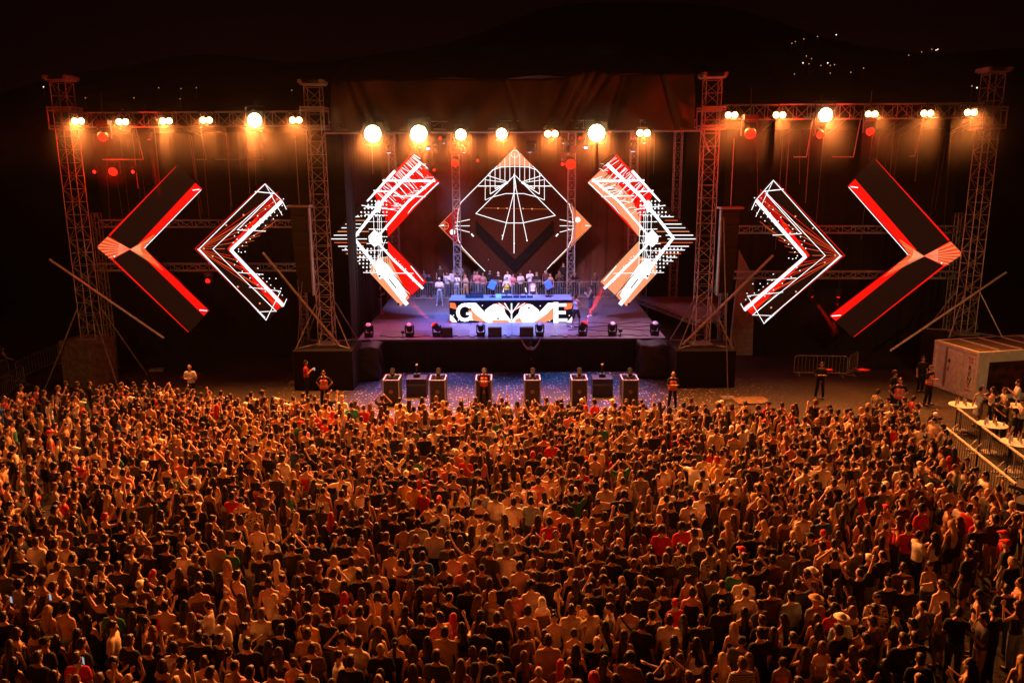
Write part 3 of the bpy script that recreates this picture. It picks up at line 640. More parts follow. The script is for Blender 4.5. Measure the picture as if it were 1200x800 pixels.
# front of house flood; two narrow unseen lamps added to light container and crate
for x, P, tx_, ty_, sz in ((-30.0, 3.6, 0, 25, 92), (13.0, 17.0, 23.5, 39, 30), (-13.0, 9.0, -23, 41, 30)):
    e = empty('unseen_flood_mast', (x, 3 if x < -20 else -3, 0), 0, 'tall flood lamp mast ' + ('outer left' if x < -20 else 'inner left' if x < 0 else 'right') + ' of the audience area', 'flood mast'); m = MB(); lattice(m, (0, 0, 0), (0, 0, 17), .5, .5, .8); m.build('mast', ALU, e)
    m = MB(); m.box((0, .3, 17.2), (1.2, .3, .7)); m.build('lamp_housing', BLACKM, e)
    l = spot('unseen_flood_beam', (x, 3.7 if x < -20 else -2.3, 17.2), (tx_, ty_, 0), FOH_P * P, FOHC if sz > 80 else (1.0, .42, .14), R(sz), .9, .35)
    l.parent = e; l.matrix_parent_inverse = e.matrix_world.inverted()
# hanging dark cables and drop pipes behind the wings
rc = random.Random(11)
for i in range(22):
    left = i < 11; px = rc.uniform(120, 345) if left else rc.uniform(865, 1115); Y = 44.6; a = W(px, 160, Y); L = rc.uniform(2.2, 6.5)
    tag(MB().tube(a, a + Vector((rc.uniform(-.3, .3), 0, -L)), .014, n=4).tube(a, Vector((a.x, 40.6, zl if left else zr)), .014, n=4).build('hanging_cable', ROPE), 'thin slack cable hanging behind the %s wing truss' % ('left' if left else 'right'), 'cable', 'slack cables behind the %s wing truss' % ('left' if left else 'right'))
for (x0, x1, y, l, lb) in ((120, 168, 187, 1, 'left end'), (230, 242, 187, 1, 'centre'), (252, 308, 187, 1, 'right half'), (975, 1000, 184, 0, 'left half'), (930, 945, 184, 0, 'left end'), (1066, 1072, 183, 0, 'right half')):
    a = W(x0, y, 41.2); b = W(x1, y, 41.2); e = empty('drop_pipe', a, 0, f'thin drop pipe hanging under the {"left" if l else "right"} wing truss, {lb}', 'drop pipe'); zt = (zl if l else zr)
    MB().tube((0, 0, 0), b - a, .03).build('crossbar', ALU, e); MB().tube((b.x - a.x, 0, 0), (b.x - a.x, -.6, zt - a.z), .025).build('dropper', ALU, e)
# ================================================================ line arrays
def array(px, y0, y1, Y, label, side):
    p = W(px, y0, Y); L = p.z - W(px, y1, Y).z; e = empty('line_array_speaker', (p.x, Y, p.z), 0, label, 'line array speaker'); n = 12
    m = MB().box((0, 0, .1), (1.15, .8, .1)); m.tube((0, 0, .1), (0, 0, 3.5), .02); m.build('bumper_frame', ALU, e)
    for i in range(n):
        h = L / n; a = R(-1.0 * i * i / 14); z = -h * (i + .5); yo = .006 * i * i
        M = Matrix.Rotation(a, 3, 'X'); mb = MB(); mb.box((0, yo, z), (.78, .6, h * .94), M=M); mb.build('cabinet', BLACKP, e)
    mb = MB(); mb.box((side * .47, 0, -L / 2), (.07, .34, L)); mb.build('side_rail', ALU, e); return e
array(351, 244, 346, 40.9, 'left hanging line array speaker between chevron and tower', 1)
array(856, 246, 346, 40.9, 'right hanging line array speaker between tower and chevron', -1)

# ================================================================ stage gear
bf = W(527, 378, 47.3); br_ = W(671, 378, 47.3); bw = br_.x - bf.x; bcx = (bf.x + br_.x) / 2; YBt = 47.3; bh = 1.36
bt = empty('dj_booth', (bcx, YBt, ZD), 0, 'long DJ booth with a glowing orange and white front reading G and E', 'DJ booth')
m = MB(); m.box((0, 1.05, bh / 2), (bw, 2.0, bh)); m.build('counter', mat('booth_top', (.25, .3, .4), .35), bt, bevel=.02)
m = MB(); m.box((0, .02, bh / 2 - .02), (bw, .04, bh)); m.build('front_screen', [E_K], bt)
q = lambda x, y: W(520 + x / 7.5, 335 + y / 7.5, YBt) - Vector((bcx, YBt, ZD)); gm = MB(); lay = [0]
def bp(pts, c):
    lay[0] += 1; gm.add([q(*p) + Vector((0, -.004 * lay[0], 0)) for p in pts], [tuple(range(len(pts)))], CI[c])
bp([(54, 146), (100, 150), (120, 210), (54, 190)], 'o'); bp([(1060, 150), (1132, 150), (1125, 200), (1060, 210)], 'o')
bp([(54, 250), (75, 262), (118, 318), (54, 318)], 'w'); bp([(1132, 262), (1132, 322), (1080, 322)], 'w'); bp([(54, 298), (80, 322), (54, 322)], 'r')
bp([(215, 215), (260, 205), (380, 320), (270, 305), (240, 300)], 's'); bp([(960, 190), (965, 290), (890, 320), (800, 322)], 's')
bp([(200, 148), (285, 148), (360, 230), (430, 170), (500, 160), (545, 240), (590, 300), (600, 322), (380, 322), (280, 250)], 'w')
bp([(1000, 148), (915, 148), (840, 230), (780, 165), (720, 160), (665, 230), (600, 300), (600, 322), (790, 322), (900, 250)], 'w')
bp([(360, 215), (395, 185), (440, 158), (500, 158), (530, 190), (545, 250), (552, 300), (430, 300)], 'w'); bp([(840, 215), (805, 185), (760, 158), (700, 158), (670, 190), (655, 250), (648, 300), (770, 300)], 'w')
bp([(430, 300), (560, 300), (580, 320), (425, 320)], 's'); bp([(620, 318), (640, 290), (670, 280), (690, 318)], 's')
for i in range(4):
    bp([(450 + i * 26, 148), (462 + i * 26, 148), (590, 212 + i * 6), (590, 224 + i * 6)][:4], 'r' if i % 2 == 0 else 'w'); bp([(745 - i * 26, 148), (733 - i * 26, 148), (600, 212 + i * 6), (600, 224 + i * 6)], 'r' if i % 2 == 0 else 'w')
bp([(590, 150), (602, 150), (602, 300), (590, 300)], 'w'); bp([(545, 232), (580, 232), (580, 244), (550, 244)], 'k'); bp([(610, 232), (645, 232), (640, 244), (610, 244)], 'k')
for (x, y) in ((478, 284), (748, 192), (186, 194)): bp([(x + 9 * math.cos(t), y + 9 * math.sin(t)) for t in [i * .785 for i in range(8)]], 'k')
for (x, y) in ((88, 255), (130, 298), (258, 214), (296, 252), (256, 296), (340, 168), (848, 172), (1102, 256), (930, 300), (960, 160)): bp([(x + 5 * math.cos(t), y + 5 * math.sin(t)) for t in [i * .785 for i in range(8)]], 'w')
# the two readable letters
def strokes(ps, w):
    for a, b in zip(ps, ps[1:]):
        a = Vector(a); b = Vector(b); d = (b - a).normalized(); n = Vector((-d.y, d.x)) * w / 2; e = d * w * .3
        bp([tuple(a - e + n), tuple(a - e - n), tuple(b + e - n), tuple(b + e + n)], 'w')
cxg, cyg = 188, 228
strokes([(cxg + 62 * math.cos(R(a)), cyg + 66 * math.sin(R(a))) for a in range(-48, -330, -22)] , 30)
strokes([(232, 238), (205, 238)], 22); strokes([(236, 232), (240, 290)], 24)
strokes([(984, 150), (984, 305)], 44); strokes([(984, 162), (1068, 162)], 28); strokes([(984, 228), (1062, 228)], 28); strokes([(984, 294), (1076, 294)], 28)
gm.build('booth_graphic', LM, bt)
# players and mixers on the booth
def prop_box(name, cx, dims, label, cat, mt, top=None, group=None, extra=None):
    e = empty(name, (cx, YBt + .95, ZD + bh + .004), 0, label, cat, group); m = MB(); m.box((0, 0, dims[2] / 2), dims); m.build('body', mt, e, bevel=.01)
    if top: 
        m = MB(); top(m); m.build('controls', mat('deck_controls', (.35, .38, .42), .3), e)
    return e
def plat(m):
    m.lathe([(.0, 0), (.15, 0), (.15, .02), (.03, .025)], (0, .05, .121), 18); m.box((0, -.17, .135), (.26, .03, .02)); m.box((0, .22, .14), (.24, .12, .03))
def mixr(m):
    for i in range(4):
        for j in range(5): m.lathe([(.014, 0), (.012, .03)], (-.12 + .08 * i, -.18 + .08 * j, .121), 6)
for px, nm, lb in ((590, 'deck_player', 'first deck player from the left on the booth'), (597, 'deck_player', 'second deck player from the left on the booth'), (605, 'dj_mixer', 'DJ mixer between the two pairs of deck players'), (613, 'deck_player', 'third deck player from the left on the booth'), (621, 'deck_player', 'fourth deck player from the left on the booth')):
    prop_box(nm, W(px, 346, YBt + .95).x, (.36, .5, .12), lb, 'deck player' if nm != 'dj_mixer' else 'mixer', BLACKP, plat if nm != 'dj_mixer' else mixr)
def monitor(px, label, tilt):
    e = empty('booth_monitor', (W(px, 344, YBt + 1.1).x, YBt + 1.1, ZD + bh + .004), 0, label, 'speaker'); M = Matrix.Rotation(R(tilt), 3, 'Y')
    m = MB(); m.tube((0, 0, 0), (0, 0, .55), .03); m.lathe([(.2, 0), (.2, .02)], (0, 0, 0), 12); m.build('stand', BLACKM, e)
    m = MB(); m.box((0, 0, .75), (.42, .36, .5), M=M); m.build('cabinet', mat('blue_grey_cabinet', (.12, .25, .45), .4), e, bevel=.02)
monitor(577, 'left booth monitor speaker tilted toward the players', 28); monitor(642.5, 'right booth monitor speaker tilted toward the players', -28)
e = empty('equipment_box', (W(556, 346, YBt + 1.0).x, YBt + 1.0, ZD + bh + .004), 0, 'dark equipment box heaped with cables on the left of the booth', 'equipment box'); m = MB(); m.box((0, 0, .1), (1.1, .5, .2)); m.box((.1, 0, .27), (.7, .4, .14), rz=.2); m.build('body', BLACKP, e, bevel=.02)
e = empty('laptop', (W(587, 345, YBt + .6).x - .15, YBt + .55, ZD + bh + .004), 0, 'open laptop glowing blue at the front of the booth', 'laptop'); MB().box((0, 0, .012), (.36, .26, .022)).build('keyboard_base', ALU, e); MB().box((0, .14, .14), (.36, .015, .25)).build('lid', ALU, e)
MB().box((0, .1305, .14), (.33, .004, .22)).build('screen', no_mis(glow('laptop_screen', (.2, .6, 1), 1.3)), e)
# riser behind the booth for the players
rs = empty('dj_riser', (bcx, YBt + 2.4 + 1.6, ZD + .004), 0, 'black riser platform behind the DJ booth', 'riser'); MB().box((0, 0, .42), (bw * .8, 3.0, .08)).build('platform', BLACKP, rs)
m = MB(); [m.box((sx * bw * .38, sy * 1.4, .19), (.08, .08, .38)) for sx in (-1, 0, 1) for sy in (-1, 1)]; m.build('leg', BLACKM, rs)
# moving heads along the stage lip
first = None; WHL = mat('pale_lens_band', (.75, .75, .8), .3)
LIP = [(432.5, 0, 'first'), (480, 0, 'second'), (512, 1, 'red lit, third'), (563.5, 0, 'fourth'), (632.5, 0, 'fifth'), (683, 1, 'red lit, sixth'), (717.5, 0, 'seventh'), (767, 0, 'eighth')]
for px, rd, lb in LIP:
    p = at(px, 390, YS + .75, ZD + .004); aim = (0, -.55, .8)
    if rd: aim = (-.75, -.1, .8) if px < 600 else (.5, -.05, 1.0)
    e, q_, d = mhead('floor_moving_light', p, aim, REDC if rd else WHL, f'floor moving light on the stage lip, {lb} from the left', 'moving lights along the stage lip', 1.05, floor=True)
    if rd:
        l = spot('red_beam', q_, q_ + d, 170000 if px > 600 else 80000, REDL, R(10), .25, .06); l.parent = e; l.matrix_parent_inverse = e.matrix_world.inverted()
def wedge(px, label, w=.75):
    p = at(px, 391, YS + .8, ZD + .004); e = empty('stage_monitor', p, 0, label, 'stage monitor', 'wedge monitors on the stage lip'); m = MB()
    m.add([(-w / 2, -.3, 0), (w / 2, -.3, 0), (w / 2, .3, 0), (-w / 2, .3, 0), (-w / 2, -.3, .5), (w / 2, -.3, .5), (w / 2, .05, .5), (-w / 2, .05, .5), (w / 2, .3, .15), (-w / 2, .3, .15)],
          [(0, 3, 2, 1), (0, 1, 5, 4), (4, 5, 6, 7), (7, 6, 8, 9), (9, 8, 2, 3), (1, 2, 8, 6, 5), (0, 4, 7, 9, 3)]); m.build('cabinet', BLACKP, e)
    MB().box((0, -.305, .25), (w * .85, .012, .4)).build('grille', mat('grille_grey', (.07, .06, .055), .6), e)
wedge(524, 'black wedge monitor just right of the left red floor light', .6); wedge(580, 'black wedge monitor right of the fourth floor light'); wedge(617, 'black wedge monitor left of the fifth floor light')
for i, (x0, x1) in enumerate(((445, 505), (530, 560), (590, 615), (645, 680), (690, 760))):
    pts = []; rr = random.Random(i)
    for k in range(12): pts.append(at(x0 + (x1 - x0) * k / 11, 388, YS + .5 + rr.uniform(-.12, .5), ZD + .02))
    tag(MB().path(pts, .022).build('power_cable', CABLE), 'black cable snaking on the stage lip ' + ('between the first and second floor lights', 'left of the fourth floor light', 'between the two middle wedge monitors', 'left of the right red floor light', 'between the seventh and eighth floor lights')[i], 'cable')
for i in range(3):
    pts = [Vector((3.2 + k * .55, YS + 2.2 + i * 1.0 + .25 * math.sin(k * 1.3 + i * 2), ZD + .02)) for k in range(11)]
    tag(MB().path(pts, .02).build('power_cable', CABLE), ('nearest', 'middle', 'farthest')[i] + ' of three cables lying on the right half of the stage floor', 'cable')
# small smoke machine and litter bits left of the first red light
for px, lb in ((472, 'small upright spike lamp on the stage lip left of the second floor light'), (727, 'small upright spike lamp on the stage lip right of the seventh floor light')):
    p = at(px, 390, YS + .5, ZD + .004); e = empty('pin_lamp', p, 0, lb, 'lamp'); MB().lathe([(.11, 0), (.11, .03), (.02, .04), (.02, .25)], n=10).build('stand', BLACKM, e); MB().box((0, 0, .31), (.14, .16, .14), rz=.5).build('head', BLACKM, e)

# ================================================================ crowd barriers
def barrier(p, rz, L=2.3, h=1.1, label='', group=None, m_=STEEL, n=14):
    e = empty('crowd_barrier', p, rz, label, 'crowd barrier', group)
    m = MB(); r = .025; m.tube((0, 0, .18), (0, 0, h - .12), r); m.tube((L, 0, .18), (L, 0, h - .12), r); m.tube((.12, 0, h), (L - .12, 0, h), r); m.tube((0, 0, .18), (L, 0, .18), r)
    m.tube((0, 0, h - .12), (.12, 0, h), r); m.tube((L, 0, h - .12), (L - .12, 0, h), r); m.build('frame', m_, e)
    m = MB()
    for i in range(1, n): m.tube((L * i / n, 0, .18), (L * i / n, 0, h), .011, n=4, cap=False)
    m.build('bars', m_, e)
    for x in (.25, L - .25):
        m = MB(); m.tube((x, -.32, .02), (x, .32, .02), .022); m.tube((x, -.3, .02), (x, 0, .2), .016); m.tube((x, .3, .02), (x, 0, .2), .016); m.build('foot', m_, e)
    return e
Yf = 55.6
xs_ = W(482, 350, Yf).x; k = 0
while xs_ < W(752, 350, Yf).x:
    barrier((xs_, Yf, ZD + .004), 0, 2.3, 1.25, f'grey crowd barrier behind the DJ booth, {["first","second","third","fourth","fifth","sixth","seventh","eighth"][k]} from the left', 'barriers across the back of the stage'); xs_ += 2.36; k += 1
def barrier_px(x0, y0, x1, y1, label, group=None, h=1.1, n=14, m_=STEEL):
    a = G(x0, y0); b = G(x1, y1); d = b - a; a.z = .0; return barrier(a, math.atan2(d.y, d.x), d.length, h, label, group, m_, n)
barrier_px(930, 440, 992, 441, 'grey crowd barrier left of the guards, under the far right screen'); barrier_px(994, 441, 1004, 434, 'short end barrier beside the one under the far right screen', n=5)
barrier_px(21, 448, 70, 425, 'crowd barrier at the far left running back toward the wooden crate'); barrier_px(-18, 452, 12, 444, 'crowd barrier cut by the left edge of the picture'); barrier_px(0, 472, 30, 450, 'low barrier by the left picture edge behind the man in black')

# ================================================================ pit: flight cases, effect machines
def case(px, y, label, w=.72):
    p = G(px, y); e = empty('flight_case', (p.x, p.y + .5, 0), 0, label, 'flight case', 'open flight cases in the pit'); h = 1.22; d = 1.0; t = .05; m = MB()
    m.box((0, -d / 2 + t / 2, h / 2), (w, t, h)); m.box((0, d / 2 - t / 2, h / 2), (w, t, h)); m.box((-w / 2 + t / 2, 0, h / 2), (t, d - 2 * t, h)); m.box((w / 2 - t / 2, 0, h / 2), (t, d - 2 * t, h)); m.build('body', CASE, e)
    m = MB()
    for sx in (-1, 1):
        for sy in (-1, 1): m.box((sx * w / 2, sy * d / 2, h / 2), (.045, .045, h + .02))
    for sy in (-1, 1): m.box((0, sy * d / 2, h), (w + .05, .05, .05))
    for sx in (-1, 1): m.box((sx * w / 2, 0, h), (.05, d, .05))
    m.build('metal_edge', ALU, e); m = MB(); m.box((0, 0, h - .25), (w - .11, d - .11, .03)); m.build('lining', CASEIN, e)
    MB().lathe([(.09, 0), (.1, .015), (.03, .02)], (0, -d / 2 - .004, h * .55), 12, 0, Matrix.Rotation(R(90), 3, 'X')).build('badge', mat('brass_badge', (.35, .22, .1), .5), e)
    f = empty('confetti_cannon', (p.x, p.y + .5, h - .232), 0, 'black effect cannon standing in the ' + label.split(',')[0].replace(' in the pit', '').replace(' on the right of the pit', ''), 'effect cannon', 'effect cannons in the cases')
    MB().lathe([(.16, 0), (.17, .3), (.12, .36)], n=10).build('base', BLACKP, f); m = MB(); m.lathe([(.10, -.1), (.12, .2), (.1, .22)], (.03, -.05, .48), 10, 0, Matrix.Rotation(R(-35), 3, 'X')); m.build('barrel', BLACKM, f)
for i, px in enumerate((459, 513, 567, 624, 679, 738.5)):
    case(px, 475, ['first tall open flight case from the left, edge of the pit', 'second tall open flight case from the left in the pit', 'third tall open flight case, behind the middle guard', 'fourth tall open flight case, right of the middle guard', 'fifth tall open flight case from the left in the pit', 'last tall open flight case on the right of the pit'][i])
for px, lb in ((488, 'left'), (706.5, 'right')):
    p = G(px, 466); 
    for k, (z, h) in enumerate(((0, .62), (.624, .30))):
        e = empty('stacked_case', (p.x, p.y + .5, z), 0, f'{"bottom" if k == 0 else "top"} black case of the {lb} stack between the open flight cases', 'flight case', 'stacked cases in the pit'); m = MB(); m.box((0, 0, h / 2), (.98, .8, h)); m.build('body', CASE, e, bevel=.015)
        m = MB(); [m.box((0, s * .4, zz), (1.0, .03, .03)) for s in (-1, 1) for zz in (.02, h - .02)]; m.build('metal_edge', mat('dull_edge', (.2, .17, .15), .5, .5), e)
    e = empty('jet_machine', (p.x, p.y + .5, .928), 0, f'small effect jet on the {lb} stack of cases', 'jet machine'); MB().box((0, 0, .08), (.3, .3, .15)).build('base', BLACKP, e); MB().tube((0, 0, .15), (0, 0, .55), .035).build('nozzle_pipe', BLACKM, e); MB().lathe([(.03, 0), (.06, .03), (.05, .08)], (0, 0, .55), 8).build('nozzle', mat('pale_nozzle', (.6, .55, .5), .4), e)
# tarp covered speaker stacks at the stage corners
def tarped(px, y, w, h, label):
    p = G(px, y); e = empty('covered_speaker_stack', (p.x, p.y + .9, 0), 0, label, 'speaker stack'); rr = random.Random(int(px)); NXX, N = 12, 12; vs = []; fs = []
    b = bmesh.new(); bmesh.ops.create_cube(b, size=1); bmesh.ops.subdivide_edges(b, edges=b.edges[:], cuts=9, use_grid_fill=True)
    for v in b.verts:
        x, yy, z = v.co; f = 1 + .09 * (0.5 - z); v.co = Vector((x * w * f, yy * 1.7 * f, (z + .5) * h)) + Vector((math.sin(z * 9 + yy * 7) * .035, math.sin(x * 9 + z * 13) * .04, (math.sin(x * 8) * .04 * (z > .45))))
    me = bpy.data.meshes.new('tarpaulin'); b.to_mesh(me); b.free(); me.materials.append(TARP); o = bpy.data.objects.new('tarpaulin', me); COL.objects.link(o); o.parent = e; me.polygons.foreach_set('use_smooth', [True] * len(me.polygons))
    m = MB(); 
    for z in (h * .34, h * .68): m.box((0, -.9, z), (w * 1.02, .03, .05))
    m.build('strap', mat('webbing', (.06, .05, .045), .7), e)
tarped(427, 446, 1.5, 1.75, 'tarpaulin covered speaker stack at the left corner of the stage'); tarped(768, 443, 1.6, 1.75, 'tarpaulin covered speaker stack at the right corner of the stage')
# thin poles
for (x0, y0, x1, y1, lb) in ((354, 330, 346, 448, 'thin vertical pole left of the left inner tower'), (848, 255, 853, 466, 'thin vertical pole right of the right inner tower')):
    p = G(x1, y1); t = W(x0, y0, p.y); e = empty('thin_pole', (p.x, p.y, 0), 0, lb, 'pole'); MB().tube((0, 0, 0.03), (t.x - p.x, 0, t.z), .022).build('pole', STEEL, e); MB().box((0, 0, .015), (.6, .6, .03)).build('base_plate', STEEL, e)
tag(MB().box(G(880, 470) + Vector((0, 0, .03)), (1.6, 1.1, .06), rz=.1).build('plywood_sheet', WOOD), 'plywood sheet lying on the ground behind the crowd beside the right thin pole', 'plywood sheet')
tag(MB().box(G(184, 434) + Vector((0, 0, .05)), (.75, .5, .1), rz=.2).build('base_plate', mat('pale_slab', (.3, .25, .2), .8)), 'pale flat slab on the ground behind the left part of the crowd', 'slab')
# side deck right of the main stage
a = W(783, 342, 52); sd = empty('side_platform', (xr + 1.6, 50, 0), 0, 'low side platform right of the main stage, pink in the light', 'side platform')
m = MB(); m.add([(-.6, 8.5, 1.5), (7.2, 8.5, 1.5), (7.2, -1.2, 1.5), (2.0, -1.2, 1.5), (-.6, 8.5, 1.4), (7.2, 8.5, 1.4), (7.2, -1.2, 1.4), (2.0, -1.2, 1.4)], [(3, 2, 1, 0), (4, 5, 6, 7), (0, 1, 5, 4), (1, 2, 6, 5), (2, 3, 7, 6), (3, 0, 4, 7)]); m.build('deck', mat('grey_deck', (.35, .3, .32), .5), sd)
m = MB(); lattice(m, (-.75, 8.3, 1.3), (1.85, -1.2, 1.3), .3, .3, .5); m.build('edge_truss', ALU, sd); m = MB(); [m.tube((x, y, 0), (x, y, 1.4), .04) for x, y in ((2.1, -1), (7, -1), (7, 8.2), (0, 8.2))]; m.build('leg', STEEL, sd)
l = wash(9.5, 57.2, 9, 12.2, 50, 1.5, 260, (.9, .4, .5), R(70))
# white tent flap behind the right wing
p = W(876, 325, 46.0); e = empty('small_tent', (p.x, 46.0, 0), 0, 'small pale tent just visible behind the second chevron from the right', 'tent'); m = MB(); zt = W(868, 293, 46).z
m.add([(-.75, 0, 0), (.55, 0, 0), (.55, .5, 0), (-.75, .5, 0), (-.55, .1, zt), (-.45, .1, zt), (.5, .25, zt * .72), (-.5, .25, zt * .9)], [(0, 1, 6, 4), (0, 4, 7, 3), (1, 2, 6), (4, 6, 7), (3, 7, 6, 2), (0, 3, 2, 1)]); m.build('canvas', mat('pale_canvas', (.5, .5, .42), .8), e)
MB().tube((0, .6, 0), (0, .6, zt * .8), .04).build('tent_pole', STEEL, e)

# ================================================================ wooden ballast crate (left), container (right)
tw_ = TL0.location; zb_ = W(108, 396, 40.6).z
e = empty('wooden_crate', (tw_.x - .30, tw_.y, 0), R(-14), 'big weathered wooden crate under the leftmost tower', 'crate'); m = MB(); w, d, h = 1.85, 1.7, zb_ - .024
m.box((0, 0, h / 2), (w - .06, d - .06, h - .04)); m.build('core', mat('crate_core', (.1, .07, .045), .8), e)
m = MB(); n = 7
for i in range(n):
    x = -w / 2 + w * (i + .5) / n; m.box((x, -d / 2, h / 2), (w / n - .02, .035, h)); m.box((x, d / 2, h / 2), (w / n - .02, .035, h)); m.box((x, 0, h), (w / n - .02, d, .035))
    y = -d / 2 + d * (i + .5) / n; m.box((w / 2, y, h / 2), (.035, d / n - .02, h)); m.box((-w / 2, y, h / 2), (.035, d / n - .02, h))
m.build('plank', WOOD, e); m = MB()
for z in (.15, h - .15): m.box((0, -d / 2 - .03, z), (w + .05, .03, .1)); m.box((w / 2 + .03, 0, z), (.03, d, .1))
m.build('batten', WOOD, e)
c0 = G(1141, 470); yaw = R(12); ct = empty('office_container', (c0.x, c0.y, 0), yaw, 'white rental container with ribbed roof, side door and RENT sign', 'container'); LC, WCt, HC = 6.0, 2.9, 2.35
m = MB(); m.box((LC / 2, WCt / 2, HC / 2), (LC - .08, WCt - .08, HC - .06)); m.build('wall', WHITEP, ct)
m = MB()
for x in (0, LC):
    for y in (0, WCt): m.box((x + (.07 if x == 0 else -.07), y + (.07 if y == 0 else -.07), HC / 2), (.16, .16, HC - .2))
for z in (.1, HC - .07):
    for y in (.07, WCt - .07): m.box((LC / 2, y, z), (LC + .03, .17, .16))
    for x in (.07, LC - .07): m.box((x, WCt / 2, z), (.17, WCt - .32, .16))
m.build('corner_frame', mat('frame_cream', (.85, .78, .7), .45), ct, bevel=.012)
m = MB(); m.box((LC / 2, WCt / 2, HC - .02), (LC - .3, WCt - .3, .05)); m.build('roof', mat('roof_grey', (.16, .12, .09), .6, 0, .35, 3, .2), ct)
m = MB()
for x in (LC * .2, LC * .4, LC * .6, LC * .8): m.box((x, WCt / 2, HC + .025), (.09, WCt - .3, .05))
m.build('roof_rib', mat('frame_cream', (.85, .78, .7)), ct)
m = MB(); m.box((-.0, 1.45, 1.08), (.05, .95, 1.95)); dr = m.build('door', mat('door_cream', (.8, .74, .66), .4), ct, bevel=.01); m = MB(); m.tube((-.06, 1.12 + .65, 1.05), (-.06, 1.12 + .65, 1.25), .02); m.box((-.045, 1.76, 1.55), (.03, .1, .16)); m.build('handle', BLACKM, dr)
MB().box((.0, 2.05, HC / 2), (.05, .035, HC - .3)).build('wall_seam', STEEL, ct)
MB().box((-.012, .42, 1.15), (.03, .5, 1.9)).build('sign_board', mat('sign_white', (.86, .82, .78), .5), ct)
def text(body, loc, size, m_, parent, rot, name='lettering', ext=.004):
    c = bpy.data.curves.new(name, 'FONT'); c.body = body; c.size = size; c.align_x = 'CENTER'; c.align_y = 'CENTER'; c.extrude = ext; c.space_line = .95
    o = bpy.data.objects.new(name, c); COL.objects.link(o); dg = bpy.context.evaluated_depsgraph_get(); me = bpy.data.meshes.new_from_object(o.evaluated_get(dg)); bpy.data.objects.remove(o)
    me.materials.clear(); me.materials.append(m_); o = bpy.data.objects.new(name, me); COL.objects.link(o); o.parent = parent; o.matrix_local = Matrix.Translation(Vector(loc)) @ Euler(rot).to_matrix().to_4x4(); return o
INK = mat('ink_black', (.02, .02, .02), .6); REDI = mat('ink_red', (.45, .02, .03), .6)
rs_ = (R(90), 0, R(-90))
for i, ch in enumerate('RENT'): text(ch, (-.034, .42, 1.50 - .28 * i), .34, INK, ct, rs_)
text('GA', (-.034, .42, 1.97), .24, REDI, ct, rs_); text('CLUB', (-.034, .42, 1.80), .13, REDI, ct, rs_); 
m = MB(); [m.box((-.03, .27 + .1 * i, .42), (.008, .07, .06)) for i in range(4)]; m.build('small_print', REDI, ct)
def mural():
    m = bpy.data.materials.new('mural_print'); m.use_nodes = True; nt = m.node_tree; b = nt.nodes['Principled BSDF']; tc = nt.nodes.new('ShaderNodeTexCoord')
    v = nt.nodes.new('ShaderNodeTexVoronoi'); v.inputs['Scale'].default_value = 3.2; n = nt.nodes.new('ShaderNodeTexNoise'); n.inputs['Scale'].default_value = 2
    nt.links.new(tc.outputs['Object'], v.inputs['Vector']); nt.links.new(tc.outputs['Object'], n.inputs['Vector'])
    rp = nt.nodes.new('ShaderNodeValToRGB'); rp.color_ramp.elements[0].position = .35; rp.color_ramp.elements[0].color = (.012, .008, .008, 1); rp.color_ramp.elements[1].position = .7; rp.color_ramp.elements[1].color = (.16, .035, .03, 1)
    nt.links.new(n.outputs['Fac'], rp.inputs['Fac']); mx = nt.nodes.new('ShaderNodeMixRGB'); mx.blend_type = 'MULTIPLY'; mx.inputs[0].default_value = .5
    nt.links.new(rp.outputs['Color'], mx.inputs[1]); nt.links.new(v.outputs['Color'], mx.inputs[2]); nt.links.new(mx.outputs[0], b.inputs['Base Color']); return m
MB().box((LC / 2 + .25, -.012, 1.05), (LC - .75, .03, 1.6)).build('mural', mural(), ct)
MB().box((.5, -.03, .12), (.9, .05, .05)).build('ground_rail', STEEL, ct)
# ================================================================ VIP corner: high tables, white topped barriers
WB = mat('white_tube', (.8, .76, .7), .4)
def vbar(a, b, n, label, group):
    A = G(*a, 1.08); B = G(*b, 1.08); L = (B - A).length; nb = n
    for i in range(nb):
        P = A.lerp(B, i / nb); e = empty('crowd_barrier', (P.x, P.y, 0), math.atan2(B.y - A.y, B.x - A.x), label[i], 'crowd barrier', group); l = L / nb - .05
        m = MB(); m.box((l / 2, 0, 1.08), (l, .06, .05)); m.build('top_rail', WB, e); m = MB(); m.tube((0, 0, .05), (0, 0, 1.05), .025); m.tube((l, 0, .05), (l, 0, 1.05), .025); m.tube((0, 0, .14), (l, 0, .14), .02); m.build('frame', BLACKM, e)
        m = MB(); [m.tube((l * k / 14, 0, .14), (l * k / 14, 0, 1.06), .010, n=4, cap=False) for k in range(1, 14)]; m.build('bars', BLACKM, e)
        for x in (.2, l - .2):
            m = MB(); m.tube((x, -.4, .02), (x, .4, .02), .022); m.tube((x, -.38, .02), (x, 0, .45), .016); m.build('foot', WB, e)
vbar((1122, 478), (1222, 552), 3, ['white railed barrier right below the first high table', 'white railed barrier between the second and third high tables', 'white railed barrier cut by the right picture edge'], 'upper row of white railed barriers')
vbar((1109, 501), (1191, 567), 2, ['left barrier of the lower white row beside the crowd', 'right barrier of the lower white row beside the crowd'], 'lower row of white railed barriers')
rb = random.Random(4)
def bottle(p, label, group, kind=0):
    e = empty('bottle' if kind < 2 else 'cup', p, 0, label, 'bottle' if kind < 2 else 'cup', group)
    if kind < 2:
        MB().lathe([(.038, 0), (.04, .18), (.016, .24), (.015, .3)], n=8).build('glass_body', GLASS if kind == 0 else CASEIN, e); MB().lathe([(.018, .3), (.018, .33)], n=6).build('cap', REDI, e)
    else: MB().lathe([(.03, 0), (.045, .13), (.04, .13), (.027, .01)], n=8, cap=False).build('cup_wall', CASEIN, e)
